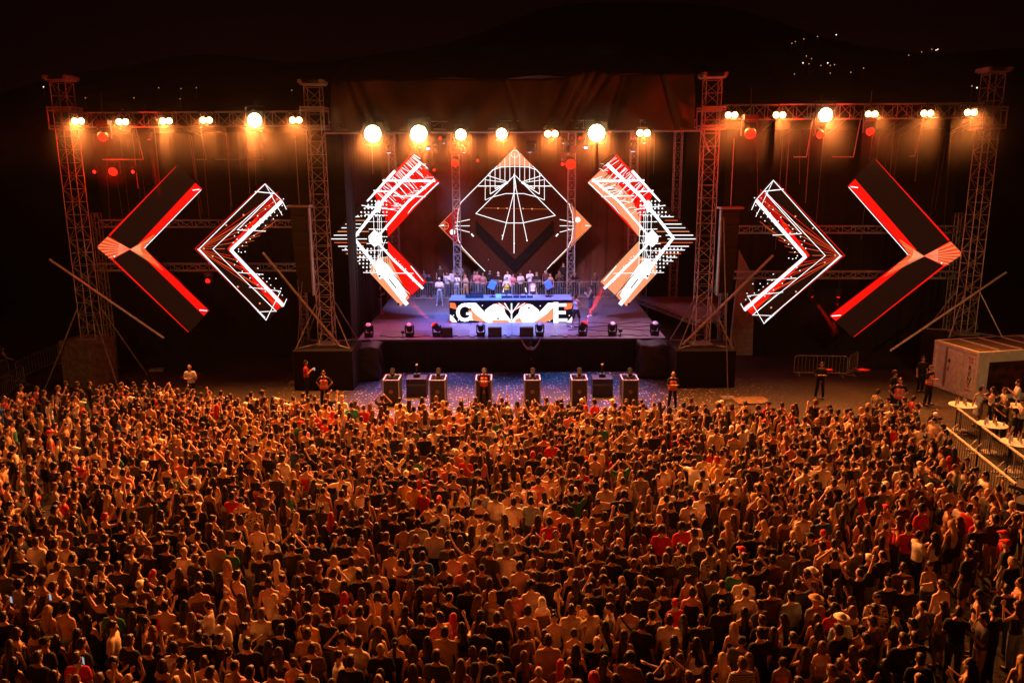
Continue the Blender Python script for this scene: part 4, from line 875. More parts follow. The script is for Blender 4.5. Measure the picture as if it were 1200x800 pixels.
def table(px, py, label, nb, nm):
    p = G(px, py, 1.12); e = empty('high_table', (p.x, p.y, 0), 0, label, 'high table', 'high round tables of the VIP corner'); MB().lathe([(.5, 1.08), (.53, 1.1), (.53, 1.12), (.3, 1.121)], n=28).build('tabletop', WHITEP, e)
    MB().lathe([(.04, .03), (.035, 1.08)], n=10).build('column', STEEL, e); MB().lathe([(.3, 0), (.28, .02), (.05, .04)], n=16).build('base', STEEL, e)
    for k in range(nb):
        a = k * 2.4; r = .12 + .05 * k; bottle((p.x + r * math.cos(a), p.y + r * math.sin(a), 1.1235), f'{"bottle" if k % 3 < 2 else "plastic cup"} standing on the {nm} high table', f'{"bottles" if k % 3 < 2 else "cups"} on the {nm} high table', (0, 1, 2)[k % 3])
table(1128, 474, 'first high table from the left, nearest the container', 6, 'first'); table(1163, 497, 'second high table from the left, behind the white rail', 6, 'second'); table(1192, 518, 'third high table from the left, by the right picture edge', 7, 'third'); table(1196, 476, 'high table farthest back in the VIP corner, by the right edge', 4, 'back')
for i, (x, y, z) in enumerate(((1176, 590, .45), (1197, 583, .5), (1199, 603, .5))):
    p = G(x, y); e = empty('equipment_case', (p.x, p.y, 0), .6, ('left', 'back', 'right')[i] + ' black equipment case beyond the lower white barriers', 'equipment case'); MB().box((0, 0, z / 2), (.8, .55, z)).build('body', CASE, e, bevel=.02); m = MB(); m.box((0, -.29, z - .08), (.82, .03, .03)); m.box((0, .29, z - .08), (.82, .03, .03)); m.build('metal_edge', STEEL, e)

# ================================================================ people
def capsule(p, q, r1, r2, n=10, k=3):
    p = Vector(p); q = Vector(q); d = q - p; L = max(d.length, 1e-4); z = d / L; a = z.orthogonal().normalized(); b = z.cross(a); vs = []; rings = []
    for i in range(k + 1):
        t = -math.pi / 2 + math.pi / 2 * i / k; rings.append((p + z * math.sin(t) * r1, max(1e-3, math.cos(t) * r1)))
    for i in range(k + 1):
        t = math.pi / 2 * i / k; rings.append((q + z * math.sin(t) * r2, max(1e-3, math.cos(t) * r2)))
    for c, r in rings:
        for j in range(n):
            t = 2 * math.pi * j / n; vs.append(c + (a * math.cos(t) + b * math.sin(t)) * r)
    m = len(rings); fs = [(i * n + j, i * n + (j + 1) % n, (i + 1) * n + (j + 1) % n, (i + 1) * n + j) for i in range(m - 1) for j in range(n)]
    return vs, fs + [tuple(range(n))[::-1], tuple((m - 1) * n + j for j in range(n))]
def ell(c, r, rot=(0, 0, 0), n=14, k=9):
    M = Euler(rot).to_matrix(); c = Vector(c); vs = []
    for i in range(k + 1):
        t = math.pi * (i + .02) / (k + .04)
        for j in range(n):
            s = 2 * math.pi * j / n; vs.append(M @ Vector((r[0] * math.sin(t) * math.cos(s), r[1] * math.sin(t) * math.sin(s), -r[2] * math.cos(t))) + c)
    fs = [(i * n + j, i * n + (j + 1) % n, (i + 1) * n + (j + 1) % n, (i + 1) * n + j) for i in range(k) for j in range(n)]
    return vs, fs + [tuple(range(n))[::-1], tuple(k * n + j for j in range(n))]
ARM = dict(down=((.235, -.02, 1.13), (.245, .06, .89)), bent=((.225, .06, 1.14), (.11, .27, 1.30)), face=((.24, .16, 1.24), (.10, .27, 1.52)), up=((.31, .05, 1.63), (.25, .10, 1.90)),
           vee=((.35, .04, 1.60), (.46, .08, 1.84)), head=((.37, .05, 1.50), (.15, .02, 1.73)), fold=((.235, .03, 1.14), (-.05, .21, 1.19)), hip=((.34, -.09, 1.18), (.19, .02, 1.02)),
           around=((.40, .02, 1.37), (.63, .04, 1.42)), film=((.25, .22, 1.40), (.17, .38, 1.66)), back=((.27, -.10, 1.14), (.10, -.17, 1.02)), walk=((.24, .10, 1.16), (.26, .30, 1.06)))
def skeleton(sex, L, Rr, legs='stand'):
    f = sex == 'f'; k = .92 if f else 1.0; P = []
    sh = .165 * (.9 if f else 1.04); body = []; shirt = []; tank = []; trous = []; shorts = []; shoes = []; crop = []; skirt = []
    tor = [ell((0, 0, 1.29), (.165 * k, .108 * k, .19)), ell((0, .005, 1.10), (.135 * k, .095, .17)), ell((0, 0, .95), (.168 if f else .16, .118, .13)), capsule((-sh * .8, -.005, 1.41), (sh * .8, -.005, 1.41), .062 * k, .062 * k)]
    tor += [capsule((-.09, -.01, 1.43), (-.03, 0, 1.49), .045, .045), capsule((.09, -.01, 1.43), (.03, 0, 1.49), .045, .045)]
    if f: tor += [ell((-.07, .085, 1.28), (.06, .055, .06)), ell((.07, .085, 1.28), (.06, .055, .06))]
    body += tor; body += [capsule((0, -.01, 1.42), (0, .015, 1.56), .055 * k, .05 * k), ell((0, .012, 1.655), (.074, .094, .108)), ell((0, .045, 1.585), (.052, .058, .05)),
                          capsule((0, .095, 1.66), (0, .115, 1.625), .010, .017, 8), ell((-.076, .005, 1.64), (.014, .025, .034)), ell((.076, .005, 1.64), (.014, .025, .034))]
    for s, A in ((-1, L), (1, Rr)):
        e, w = ARM[A]; sp = Vector((s * sh, -.005, 1.405)); e = Vector((s * e[0] * (.95 if f else 1.0), e[1], e[2])); w = Vector((s * w[0], w[1], w[2]))
        ru = .047 * (.85 if f else 1.06); body += [capsule(sp, e, ru, ru * .8), capsule(e, w, ru * .82, ru * .52)]
        d = (w - e).normalized(); side = d.orthogonal().normalized(); side = (Vector((0, 0, 1)).cross(d)); side = side.normalized() if side.length > .2 else Vector((1, 0, 0)); nn = d.cross(side).normalized()
        pc = w + d * .055; body += [capsule(w, pc + d * .02, .026, .036, 8)]
        for i, (o, ln) in enumerate(((-.033, .058), (-.011, .07), (.011, .066), (.033, .05))):
            b0 = pc + side * o + d * .02; b1 = b0 + d * ln * .6 + side * o * .25; b2 = b1 + (d * .55 + nn * .6) * ln * .6
            body += [capsule(b0, b1, .0105, .010, 6, 2), capsule(b1, b2, .010, .009, 6, 2)]
        t0 = w + side * -s * .02 + d * .02; t1 = t0 + (side * -s * .7 + d * .7) * .045; body += [capsule(t0, t1, .013, .012, 6, 2), capsule(t1, t1 + (d * .9 + nn * .4) * .03, .012, .010, 6, 2)]
        m = sp.lerp(e, .62); shirt += [capsule(sp, m, ru + .022, ru + .024, 10, 2)]
        hx = .09; st = {'stand': (0, 0), 'walk': (.20 * s, .05 * s), 'wide': (0, 0)}[legs]; wx = {'stand': .10, 'walk': .09, 'wide': .17}[legs]
        hp = Vector((s * hx, 0, .93)); kn = Vector((s * (hx + wx) / 2, .015 + st[0] * .6, .50)); an = Vector((s * wx, -.015 + st[0], .085))
        body += [capsule(hp, kn, .083, .057), capsule(kn, an, .056, .036), capsule(an, an + Vector((s * .012, .15, -.045)), .036, .03)]
        trous += [capsule(hp, kn, .095, .074), capsule(kn, an + Vector((0, 0, .02)), .073, .06)]; shorts += [capsule(hp, kn + Vector((0, 0, .05)), .098, .084)]
        shoes += [capsule(an + Vector((0, -.03, -.045)), an + Vector((s * .015, .165, -.045)), .043, .036), capsule(an, an + Vector((0, 0, -.02)), .048, .05)]
    hem = [ell((0, .0, 1.0), (.178 if f else .172, .125, .15))]
    g_ = .016; TS = [ell((0, 0, 1.29), (.165 * k + g_ + .004, .108 * k + g_ + .004, .19)), ell((0, .005, 1.12), (.15 * k + g_, .108 + g_, .2)), capsule((-sh * .8, -.005, 1.405), (sh * .8, -.005, 1.405), .062 * k + g_, .062 * k + g_)] + hem
    if f: TS += [ell((-.07, .085, 1.28), (.07, .066, .07)), ell((.07, .085, 1.28), (.07, .066, .07))]
    shirt = TS + shirt
    tank = [ell((0, 0, 1.27), (.165 * k + g_, .108 * k + g_, .16)), ell((0, .005, 1.12), (.14 * k + g_, .10 + g_, .2)), capsule((-.085, 0, 1.36), (-.075, .0, 1.475), .035, .03), capsule((.085, 0, 1.36), (.075, 0, 1.475), .035, .03)] + hem
    crop = [ell((0, .0, 1.27), (.165 * k + g_, .11 + g_, .10)), capsule((-.085, -.03, 1.33), (-.07, -.02, 1.47), .02, .018), capsule((.085, -.03, 1.33), (.07, -.02, 1.47), .02, .018), ell((-.07, .085, 1.28), (.066, .066, .068)), ell((.07, .085, 1.28), (.066, .066, .068))]
    trous = [ell((0, 0, .95), (.178, .13, .11))] + trous; shorts = [ell((0, 0, .95), (.178, .13, .11))] + shorts
    dress = tank + [capsule((0, 0, .95), (0, 0, .62), .17, .2, 14)]
    skirt = [ell((0, 0, .97), (.178, .13, .1)), capsule((0, 0, .93), (0, .01, .68), .165, .175, 14)]
    return dict(body=body, shirt=shirt, tank=tank, crop=crop, trousers=trous, shorts=shorts, shoes=shoes, dress=dress, skirt=skirt)
HAIR = dict(
    short=[ell((0, -.006, 1.678), (.084, .102, .104)), ell((0, -.04, 1.64), (.078, .07, .085)), ell((0, .055, 1.735), (.06, .045, .035))],
    shaved=[ell((0, -.008, 1.672), (.077, .094, .098))],
    curly=[ell((0, -.01, 1.70), (.112, .118, .105)), ell((-.06, -.05, 1.66), (.06, .07, .08)), ell((.06, -.05, 1.66), (.06, .07, .08))],
    long=[ell((0, -.008, 1.68), (.088, .104, .106)), ell((0, -.045, 1.62), (.088, .07, .11)), capsule((0, -.075, 1.60), (0, -.125, 1.36), .078, .085), ell((0, -.125, 1.28), (.10, .045, .13)), capsule((-.075, -.01, 1.63), (-.085, -.03, 1.42), .028, .03), capsule((.075, -.01, 1.63), (.085, -.03, 1.42), .028, .03)],
    waist=[ell((0, -.008, 1.68), (.088, .104, .106)), ell((0, -.045, 1.62), (.088, .07, .11)), capsule((0, -.075, 1.60), (0, -.13, 1.30), .078, .095), ell((0, -.13, 1.17), (.105, .045, .17))],
    bob=[ell((0, -.008, 1.68), (.09, .106, .106)), ell((0, -.04, 1.60), (.095, .08, .12)), capsule((-.08, .0, 1.65), (-.085, 0, 1.52), .028, .03), capsule((.08, 0, 1.65), (.085, 0, 1.52), .028, .03)],
    pony=[ell((0, -.008, 1.675), (.082, .1, .1)), ell((0, -.11, 1.70), (.035, .04, .035)), capsule((0, -.13, 1.70), (0, -.17, 1.50), .035, .04), capsule((0, -.17, 1.50), (0, -.15, 1.34), .04, .015)],
    bun=[ell((0, -.008, 1.675), (.082, .1, .1)), ell((0, -.085, 1.765), (.05, .05, .045))],
    cap=[ell((0, -.002, 1.695), (.086, .104, .085)), capsule((-.03, .10, 1.70), (.03, .10, 1.70), .03, .03), ell((0, .12, 1.695), (.07, .075, .012))],
    hat=[ell((0, -.002, 1.70), (.086, .104, .08)), ell((0, 0, 1.69), (.16, .17, .016))],
    scarf=[ell((0, -.008, 1.67), (.095, .112, .118)), ell((0, -.03, 1.56), (.10, .09, .10)), ell((0, -.02, 1.46), (.15, .11, .07))])
POSES = dict(stand=('down', 'down', 'stand'), bent=('bent', 'bent', 'stand'), facing=('face', 'bent', 'stand'), up=('up', 'up', 'stand'), vee=('vee', 'vee', 'stand'), oneup=('down', 'up', 'stand'), upleft=('vee', 'down', 'stand'),
             head=('head', 'head', 'stand'), headone=('down', 'head', 'stand'), fold=('fold', 'fold', 'wide'), hips=('hip', 'hip', 'wide'), around=('around', 'down', 'stand'), film=('film', 'film', 'stand'), filmone=('down', 'film', 'stand'), walk=('down', 'walk', 'walk'))
jobs = []
def job(key, prims, vox, dec, near=True):
    vs = []; fs = []
    for v, f in prims:
        b = len(vs); vs += v; fs += [tuple(b + i for i in x) for x in f]
    me = bpy.data.meshes.new('tmp'); me.from_pydata([tuple(v) for v in vs], [], fs); o = bpy.data.objects.new('tmp', me); COL.objects.link(o)
    r = o.modifiers.new('r', 'REMESH'); r.mode = 'VOXEL'; r.voxel_size = vox; r.use_smooth_shade = True
    s = o.modifiers.new('s', 'SMOOTH'); s.factor = .5; s.iterations = 2
    if dec < 1: d = o.modifiers.new('d', 'DECIMATE'); d.ratio = dec
    jobs.append((key, o))
PM = {}
def run_jobs():
    dg = bpy.context.evaluated_depsgraph_get()
    for key, o in jobs:
        me = bpy.data.meshes.new_from_object(o.evaluated_get(dg)); me.name = key[-1]; me.materials.clear(); me.materials.append(None); PM[key] = me
    for key, o in jobs: 
        m = o.data; bpy.data.objects.remove(o); bpy.data.meshes.remove(m)
    jobs.clear()
UP = ('shirt', 'tank', 'crop')
for sex in 'mf':
    for ps, (L, Rr, lg) in POSES.items():
        sk = skeleton(sex, L, Rr, lg)
        job((sex, ps, 'body'), sk['body'], .0105, .14)
        job((sex, ps, 'shirt'), sk['shirt'], .02, .4)
    for lg in ('stand', 'walk', 'wide'):
        sk = skeleton(sex, 'down', 'down', lg)
        for c in ('trousers', 'shorts'): job((sex, lg, c), sk[c], .02, .35)
        job((sex, lg, 'shoe0'), sk['shoes'][:2], .02, .35); job((sex, lg, 'shoe1'), sk['shoes'][2:], .02, .35)
    for c in ('tank', 'crop', 'skirt', 'dress'): job((sex, c), sk[c], .02, .4)
def tuft(prims, seed, amp=.012, n=46):
    """small locks over a hair cap so that it does not read as a helmet"""
    rr = random.Random(seed); out = list(prims)
    for v, f in prims[:2]:
        for i in range(n // 2):
            p = rr.choice(v); q = p + Vector((rr.uniform(-1, 1), rr.uniform(-1, 1), rr.uniform(-1.4, .6))) * amp * 1.5; out.append(capsule(p, q, .014, .008, 5, 1))
    return out
for h, pr in HAIR.items(): job(('hair', h), pr if h in ('cap', 'hat', 'shaved', 'scarf') else tuft(pr, len(h)), .013, .35)
run_jobs()
# coarse copies for the far crowd
def coarse(key, ratio):
    o = bpy.data.objects.new('tmp', PM[key]); COL.objects.link(o); d = o.modifiers.new('d', 'DECIMATE'); d.ratio = ratio; return o
def lowmesh(keys):
    obs = [(k, coarse(k, r)) for k, r in keys]; dg = bpy.context.evaluated_depsgraph_get(); out = {}
    for k, o in obs:
        me = o.evaluated_get(dg).to_mesh(); n = len(me.vertices); co = np.empty(n * 3, 'f'); me.vertices.foreach_get('co', co); me.calc_loop_triangles()
        t = np.empty(len(me.loop_triangles) * 3, 'i'); me.loop_triangles.foreach_get('vertices', t); out[k] = (co.reshape(-1, 3), t.reshape(-1, 3)); o.evaluated_get(dg).to_mesh_clear()
    for k, o in obs: bpy.data.objects.remove(o)
    return out

def cloth(name, c, rough=.85, var=.22): return mat(name, c, rough, 0, var, 9, .25, spec=.25)
SKIN = [mat('skin_a', (.52, .30, .21), .5, 0, .10, 4), mat('skin_b', (.42, .23, .15), .5, 0, .10, 4), mat('skin_c', (.60, .37, .27), .5, 0, .10, 4), mat('skin_d', (.30, .16, .10), .5, 0, .1, 4)]
HC = dict(k=cloth('hair_black', (.012, .009, .008), .4), n=cloth('hair_dark_brown', (.035, .018, .010), .42), c=cloth('hair_light_brown', (.11, .055, .028), .45), b=cloth('hair_blonde', (.42, .27, .13), .45), r=cloth('hair_red', (.38, .02, .02), .5), w=cloth('cap_white', (.75, .72, .68)), R=cloth('cap_red', (.5, .02, .02)), B=cloth('cap_black', (.02, .02, .02)), g=cloth('hair_platinum', (.62, .5, .36), .45))
TC = dict(w=('white', (.78, .74, .70)), k=('black', (.014, .013, .014)), c=('cream', (.62, .52, .38)), g=('grey', (.22, .21, .21)), d=('charcoal', (.055, .053, .055)), r=('red', (.50, .022, .02)), n=('navy', (.02, .035, .09)), u=('blue', (.03, .12, .42)), o=('tan', (.42, .27, .15)), e=('green', (.03, .16, .07)), y=('yellow', (.75, .42, .04)), p=('pink', (.6, .2, .2)), b=('brown', (.10, .05, .03)), l=('pale blue', (.30, .42, .5)), t=('teal', (.04, .24, .22)))
TM = {k: cloth('cloth_' + v[0].replace(' ', '_'), v[1]) for k, v in TC.items()}
def pattern_mat(name, c1, c2, kind):
    m = bpy.data.materials.new(name); m.use_nodes = True; nt = m.node_tree; b = nt.nodes['Principled BSDF']; tc = nt.nodes.new('ShaderNodeTexCoord')
    if kind == 'stripe': t = nt.nodes.new('ShaderNodeTexWave'); t.bands_direction = 'Z'; t.inputs['Scale'].default_value = 9
    else: t = nt.nodes.new('ShaderNodeTexVoronoi'); t.inputs['Scale'].default_value = 14
    nt.links.new(tc.outputs['Object'], t.inputs['Vector']); rp = nt.nodes.new('ShaderNodeValToRGB'); rp.color_ramp.interpolation = 'CONSTANT'; rp.color_ramp.elements[0].color = (*c1, 1); rp.color_ramp.elements[1].color = (*c2, 1); rp.color_ramp.elements[1].position = .5 if kind == 'stripe' else .4
    nt.links.new(t.outputs[0], rp.inputs['Fac']); nt.links.new(rp.outputs[0], b.inputs['Base Color']); b.inputs['Roughness'].default_value = .85; return m
TM['P'] = pattern_mat('cloth_patterned', (.02, .02, .02), (.45, .36, .26), 'v'); TC['P'] = ('patterned', (.2, .17, .13))
TM['S'] = pattern_mat('cloth_striped', (.5, .46, .42), (.05, .05, .07), 'stripe'); TC['S'] = ('striped', (.25, .23, .23))
BM_ = [TM['k'], cloth('denim', (.05, .075, .13)), cloth('denim_light', (.22, .28, .36)), TM['d'], TM['o'], TM['g'], TM['w']]; BN = ['black', 'jeans', 'pale jeans', 'charcoal', 'tan', 'grey', 'white']
SHOE = [TM['w'], TM['k'], TM['d']]
VEST = mat('hi_vis_vest', (.95, .10, .08), .6, 0, .1, 5); BAND = mat('reflective_band', (.75, .6, .55), .35)

def person(x, y, z=0.0, rz=0.0, sex='m', pose='stand', hair='short', hc='n', top='k', garment='shirt', legs=0, lower='trousers', skin=0, scale=None, label='', group=None, cat='person', vest=False, strap=None, shoe=1):
    s = scale or (1.02 if sex == 'm' else .955)
    o = bpy.data.objects.new('person', PM[(sex, pose, 'body')]); COL.objects.link(o); o.location = (x, y, z); o.rotation_euler = (0, 0, rz); o.scale = (s, s, s)
    o.material_slots[0].link = 'OBJECT'; o.material_slots[0].material = SKIN[skin]; tag(o, label, cat, group)
    def kid(name, me, m_):
        c = bpy.data.objects.new(name, me); COL.objects.link(c); c.parent = o; c.material_slots[0].link = 'OBJECT'; c.material_slots[0].material = m_; return c
    if hair: kid({'cap': 'cap', 'hat': 'hat', 'scarf': 'headscarf'}.get(hair, 'hair'), PM[('hair', hair)], HC[hc] if hc in HC else TM[hc])
    if hair in ('cap', 'hat') and sex == 'f': kid('hair', PM[('hair', 'long')], HC['n'])
    lg = POSES[pose][2]; nm = {'shirt': 't_shirt', 'tank': 'tank_top', 'crop': 'crop_top', 'dress': 'dress', None: None}[garment]
    if garment == 'shirt': kid(nm, PM[(sex, pose, 'shirt')], TM[top])
    elif garment: kid(nm, PM[(sex, garment)], TM[top])
    if garment != 'dress':
        if lower == 'skirt': kid('skirt', PM[(sex, 'skirt')], BM_[legs])
        else: kid(lower, PM[(sex, lg, lower)], BM_[legs])
    kid('shoe', PM[(sex, lg, 'shoe0')], SHOE[shoe]); kid('shoe', PM[(sex, lg, 'shoe1')], SHOE[shoe])
    if vest: kid('vest', VESTM, None); 
    if strap: kid('bag_strap', STRAPM, TM['k'])
    return o
# vest and strap meshes
def vest_mesh():
    src = PM[('m', 'tank')]; me = src.copy(); me.name = 'vest'; me.materials.clear(); me.materials.append(VEST); me.materials.append(BAND)
    for v in me.vertices: v.co.x *= 1.16; v.co.y *= 1.2
    for p in me.polygons:
        z = p.center.z; p.material_index = 1 if (abs(z - 1.08) < .028 or abs(z - 1.2) < .0) or (abs(abs(p.center.x) - .09) < .02 and z > 1.16) else 0
    return me
VESTM = vest_mesh()
m = MB(); pts = [(.13 * math.cos(t) * 1.0, .13 * math.sin(t), 1.24 + .2 * math.cos(t)) for t in [i * math.pi / 9 for i in range(19)]]; m.path([Vector((-p[0] * 1.25, p[1] * 1.02, p[2] + .04)) for p in pts], .016, 5); _o = m.build('bag_strap', TM['k']); STRAPM = _o.data; bpy.data.objects.remove(_o)
_kid = person
def vestfix():
    for o in COL.objects:
        if o.name.startswith('vest') and o.type == 'MESH': o.material_slots[0].link = 'DATA'

# ================================================================ people on and round the stage
def rz_away(): return 0.0
CAM_F = math.pi                          # facing the viewpoint
def stage_xy(px, py): p = G(px, py, ZD); return p.x, p.y
ZF = ZD + .004
x, y = stage_xy(594, 366); person(bcx + (594 - 599) * .053, YBt + 3.0, ZF + .462, CAM_F, 'm', 'bent', 'cap', 'l', 'y', 'tank', 3, 'trousers', 0, 1.1, 'man in a yellow tank top and pale blue cap playing behind the DJ booth')
person(bcx + (624 - 599) * .055, YBt + 3.0, ZF + .462, CAM_F + .3, 'm', 'stand', 'cap', 'n', 'w', 'tank', 3, 'trousers', 1, .98, 'man in a white tank top and dark cap behind the DJ booth')
x, y = stage_xy(675, 384); person(x, y, ZF, -.9, 'm', 'walk', 'short', 'k', 'w', 'tank', 0, 'shorts', 1, 1.12, 'man in a white vest and dark shorts striding at the right end of the booth', shoe=0)
x, y = stage_xy(692, 371); person(x, y, ZF, 1.2, 'm', 'bent', 'short', 'k', 'n', 'tank', 1, 'shorts', 0, 1.1, 'man in a navy vest and shorts at the right, behind the striding man', shoe=0)
x, y = stage_xy(446, 368); person(x, y, ZF, -1.3, 'm', 'fold', 'short', 'n', 'd', 'shirt', 2, 'trousers', 0, 1.08, 'man in pale jeans standing under the left centre chevron', shoe=0)
person(x - 1.5, y + 1.2, ZF, -1.3, 'm', 'stand', 'short', 'n', 'l', 'shirt', 3, 'trousers', 0, 1.0, 'man in a pale blue top at the dark left edge of the stage', shoe=0)
x, y = stage_xy(515.5, 358); person(x, y, ZF, CAM_F, 'm', 'fold', 'cap', 'w', 'w', 'shirt', 2, 'trousers', 0, 1.08, 'man in a white cap and white T-shirt standing in front of the stage barrier', shoe=0)
GS = [(524, 0, 'm', 'short', 'k', 'w', 'shirt', 'bent', 1), (531, 1, 'm', 'short', 'n', 'w', 'shirt', 'stand', 5), (535.5, 0, 'f', 'long', 'n', 'w', 'shirt', 'bent', 2), (545.5, 0, 'f', 'long', 'c', 'c', 'tank', 'fold', 4), (556, 1, 'm', 'short', 'n', 'd', 'shirt', 'stand', 3), (559, 0, 'm', 'short', 'n', 'p', 'shirt', 'bent', 1),
      (566, 0, 'f', 'long', 'k', 'p', 'tank', 'fold', 1), (574, 1, 'm', 'short', 'k', 'k', 'shirt', 'stand', 0), (584, 0, 'm', 'shaved', 'n', 'k', 'shirt', 'fold', 3), (595, 1, 'm', 'short', 'k', 'w', 'shirt', 'stand', 0), (601, 0, 'f', 'long', 'k', 'p', 'shirt', 'bent', 1), (610, 0, 'm', 'cap', 'B', 'c', 'shirt', 'fold', 0),
      (621, 1, 'm', 'short', 'k', 'w', 'shirt', 'bent', 1), (629, 0, 'm', 'short', 'n', 'k', 'shirt', 'fold', 0), (640, 1, 'm', 'short', 'k', 'b', 'shirt', 'stand', 0), (645, 0, 'f', 'bun', 'n', 'b', 'tank', 'stand', 0), (655, 1, 'm', 'short', 'n', 'b', 'shirt', 'bent', 1), (674, 0, 'm', 'short', 'k', 'k', 'shirt', 'fold', 0),
      (697, 0, 'm', 'short', 'n', 'b', 'shirt', 'stand', 0), (516, 2, 'm', 'short', 'n', 'b', 'shirt', 'stand', 0), (503, 0, 'm', 'short', 'n', 'k', 'shirt', 'fold', 0), (497, 1, 'm', 'short', 'c', 'g', 'shirt', 'stand', 3), (540, 2, 'm', 'short', 'k', 'g', 'shirt', 'stand', 0), (563, 2, 'f', 'long', 'k', 'k', 'shirt', 'stand', 0), (590, 2, 'm', 'short', 'k', 'b', 'shirt', 'stand', 0), (614, 2, 'f', 'bob', 'n', 'd', 'shirt', 'stand', 0), (660, 2, 'm', 'short', 'k', 'k', 'shirt', 'stand', 0), (489, 0, 'f', 'long', 'k', 'd', 'tank', 'stand', 0), (576, 2, 'm', 'short', 'n', 'p', 'shirt', 'oneup', 0), (604, 2, 'm', 'cap', 'R', 'k', 'shirt', 'stand', 0)]
HW = dict(k='black', n='dark brown', c='light brown', b='blonde', r='red', g='platinum', w='white', R='red', B='black', l='pale blue')
PW = dict(stand='', bent='hands held in front', up='both arms up', vee='both arms raised wide', oneup='right arm raised', upleft='left arm out and up', head='both hands on head', headone='right hand on head', fold='arms folded', hips='hands on hips', around='left arm round a neighbour', film='both arms raised filming', filmone='right arm filming', facing='left hand at face', walk='striding')
GW = dict(shirt='T-shirt', tank='tank top', crop='crop top', dress='dress')
def describe(sex, hair, hc, top, garment, pose='stand', strap=None):
    who = 'woman' if sex == 'f' else 'man'
    hh = {'short': f'{HW.get(hc, "")}-haired {who}', 'curly': f'{who} with {HW.get(hc, "")} curls', 'shaved': f'shaven-headed {who}', 'long': f'{who} with long {HW.get(hc, "")} hair', 'waist': f'{who} with very long {HW.get(hc, "")} hair', 'bob': f'{who} with {HW.get(hc, "")} bob', 'pony': f'{who} with {HW.get(hc, "")} ponytail', 'bun': f'{who} with {HW.get(hc, "")} bun', 'cap': f'{who} in {HW.get(hc, "")} cap', 'hat': f'{who} in {HW.get(hc, "")} hat', 'scarf': f'{who} in {HW.get(hc, "")} headscarf'}[hair]
    if garment: tt = f'{TC[top][0]} {GW[garment]}'
    else: tt = 'no shirt'
    t = hh + (', ' if ' in ' in hh or 'with' in hh else ' in ') + tt
    if strap: t += ' with strap'
    if PW[pose]: t += ', ' + PW[pose]
    return t
used_labels = set()
rj = random.Random(21); allG = []
for (px, row, sex, hair, hc, top, gar, pose, legs) in GS:
    yy = 56.35 + row * .95; xx = W(px, 330, yy).x; allG.append([xx, yy, row, (sex, hair, hc, top, gar, pose, legs), px])
for g_ in allG:
    sex, hair, hc, top, gar, pose, legs = g_[3]; t = describe(sex, hair, hc, top, gar, pose); row = ('front row at the stage barrier', 'second row behind stage barrier', 'back row behind stage barrier')[g_[2]]
    if len(t.split()) > 8: t = t.replace(', hands held in front', ', hands forward').replace('arms folded', 'folded arms')
    row = ('front row at stage barrier', 'second row at stage barrier', 'back row of guests')[g_[2]]; lab = f'{t}, {row}'
    same = [h for h in allG if (h[2], describe(*h[3][:6])) == (g_[2], t)]
    if len(same) > 1:
        k = sorted(same, key=lambda h: h[0]).index(g_); lab = f'{("leftmost", "second", "third", "fourth")[k]} {t}, {row}'
    if len(lab.split()) > 16: lab = lab.replace(' at stage barrier', '').replace(' of guests', '')
    z_ = ZF + (.0, .0, .35)[g_[2]]
    person(g_[0], g_[1], z_, CAM_F + rj.uniform(-.4, .4), sex, pose, hair, hc, top, gar, legs, 'trousers', rj.randrange(4), (1.08 if sex == 'm' else 1.02) * rj.uniform(.96, 1.04), lab, 'guests behind the DJ booth', shoe=0)
gr = empty('guest_riser', (0.0, 58.3 + .2, ZF), 0, 'low riser under the back row of stage guests', 'riser'); MB().box((-1.5, 0, .172), (14, 1.1, .344)).build('platform', BLACKP, gr)
# guards, staff and onlookers in the pit; py = pixel of the head
def at_head(px, py, s=1.0, z=0.0):
    p = G(px, py, z + 1.655 * s); return p.x, p.y
def staff(px, py, rz, label, s=1.02, **k):
    x, y = at_head(px, py, s); return person(x, y, 0, rz, scale=s, label=label, **k)
GG = 'security guards in red vests'
staff(379, 437, CAM_F, 'security guard in a red vest, hands on hips, left of the flight cases', pose='hips', hair='short', hc='n', top='k', vest=True, group=GG)
staff(567, 434, CAM_F, 'security guard in a red vest, arms folded, in front of the third tall case', pose='fold', hair='cap', hc='B', top='k', vest=True, group=GG)
staff(789, 438, CAM_F, 'bald security guard in a red vest, arms folded, right of the flight cases', pose='fold', hair='shaved', hc='c', top='k', vest=True, group=GG)
staff(1055, 446, CAM_F - .2, 'security guard in a red vest, hands on hips, left of the container', pose='hips', hair='short', hc='c', top='k', vest=True, group=GG, s=1.08)
staff(1091, 431, CAM_F + .5, 'security guard in a red vest nearest the container door', pose='fold', hair='short', hc='c', top='k', vest=True, group=GG, s=1.08)
staff(1082, 420, CAM_F, 'man in dark clothes standing behind the guard at the container door', pose='stand', hair='short', hc='n', top='k')
staff(1049, 437, CAM_F + .6, 'brown-haired man in dark clothes looking over the guard left of the container', pose='stand', hair='curly', hc='n', top='k', s=1.05)
staff(1071, 467, -1.2, 'man in a red shirt turned sideways below the guards', pose='bent', hair='short', hc='n', top='r')
staff(1029, 459, -1.0, 'man in a patterned shirt standing behind the right end of the crowd', pose='fold', hair='short', hc='n', top='P')
staff(1033, 475, -.6, 'dark-haired man with folded arms at the upper right corner of the crowd', pose='fold', hair='short', hc='k', top='d')
staff(963, 427, CAM_F - .3, 'man in black with folded arms alone before the grey barrier', pose='fold', hair='short', hc='c', top='k')
pw_ = staff(358, 425, -1.4, 'person in a red shirt checking a lit phone beside the left inner tower', pose='bent', hair='short', hc='n', top='r')
staff(222, 430, CAM_F, 'man in a white T-shirt standing higher than the crowd behind its left part', pose='fold', hair='shaved', hc='n', top='w', s=1.1, skin=1)
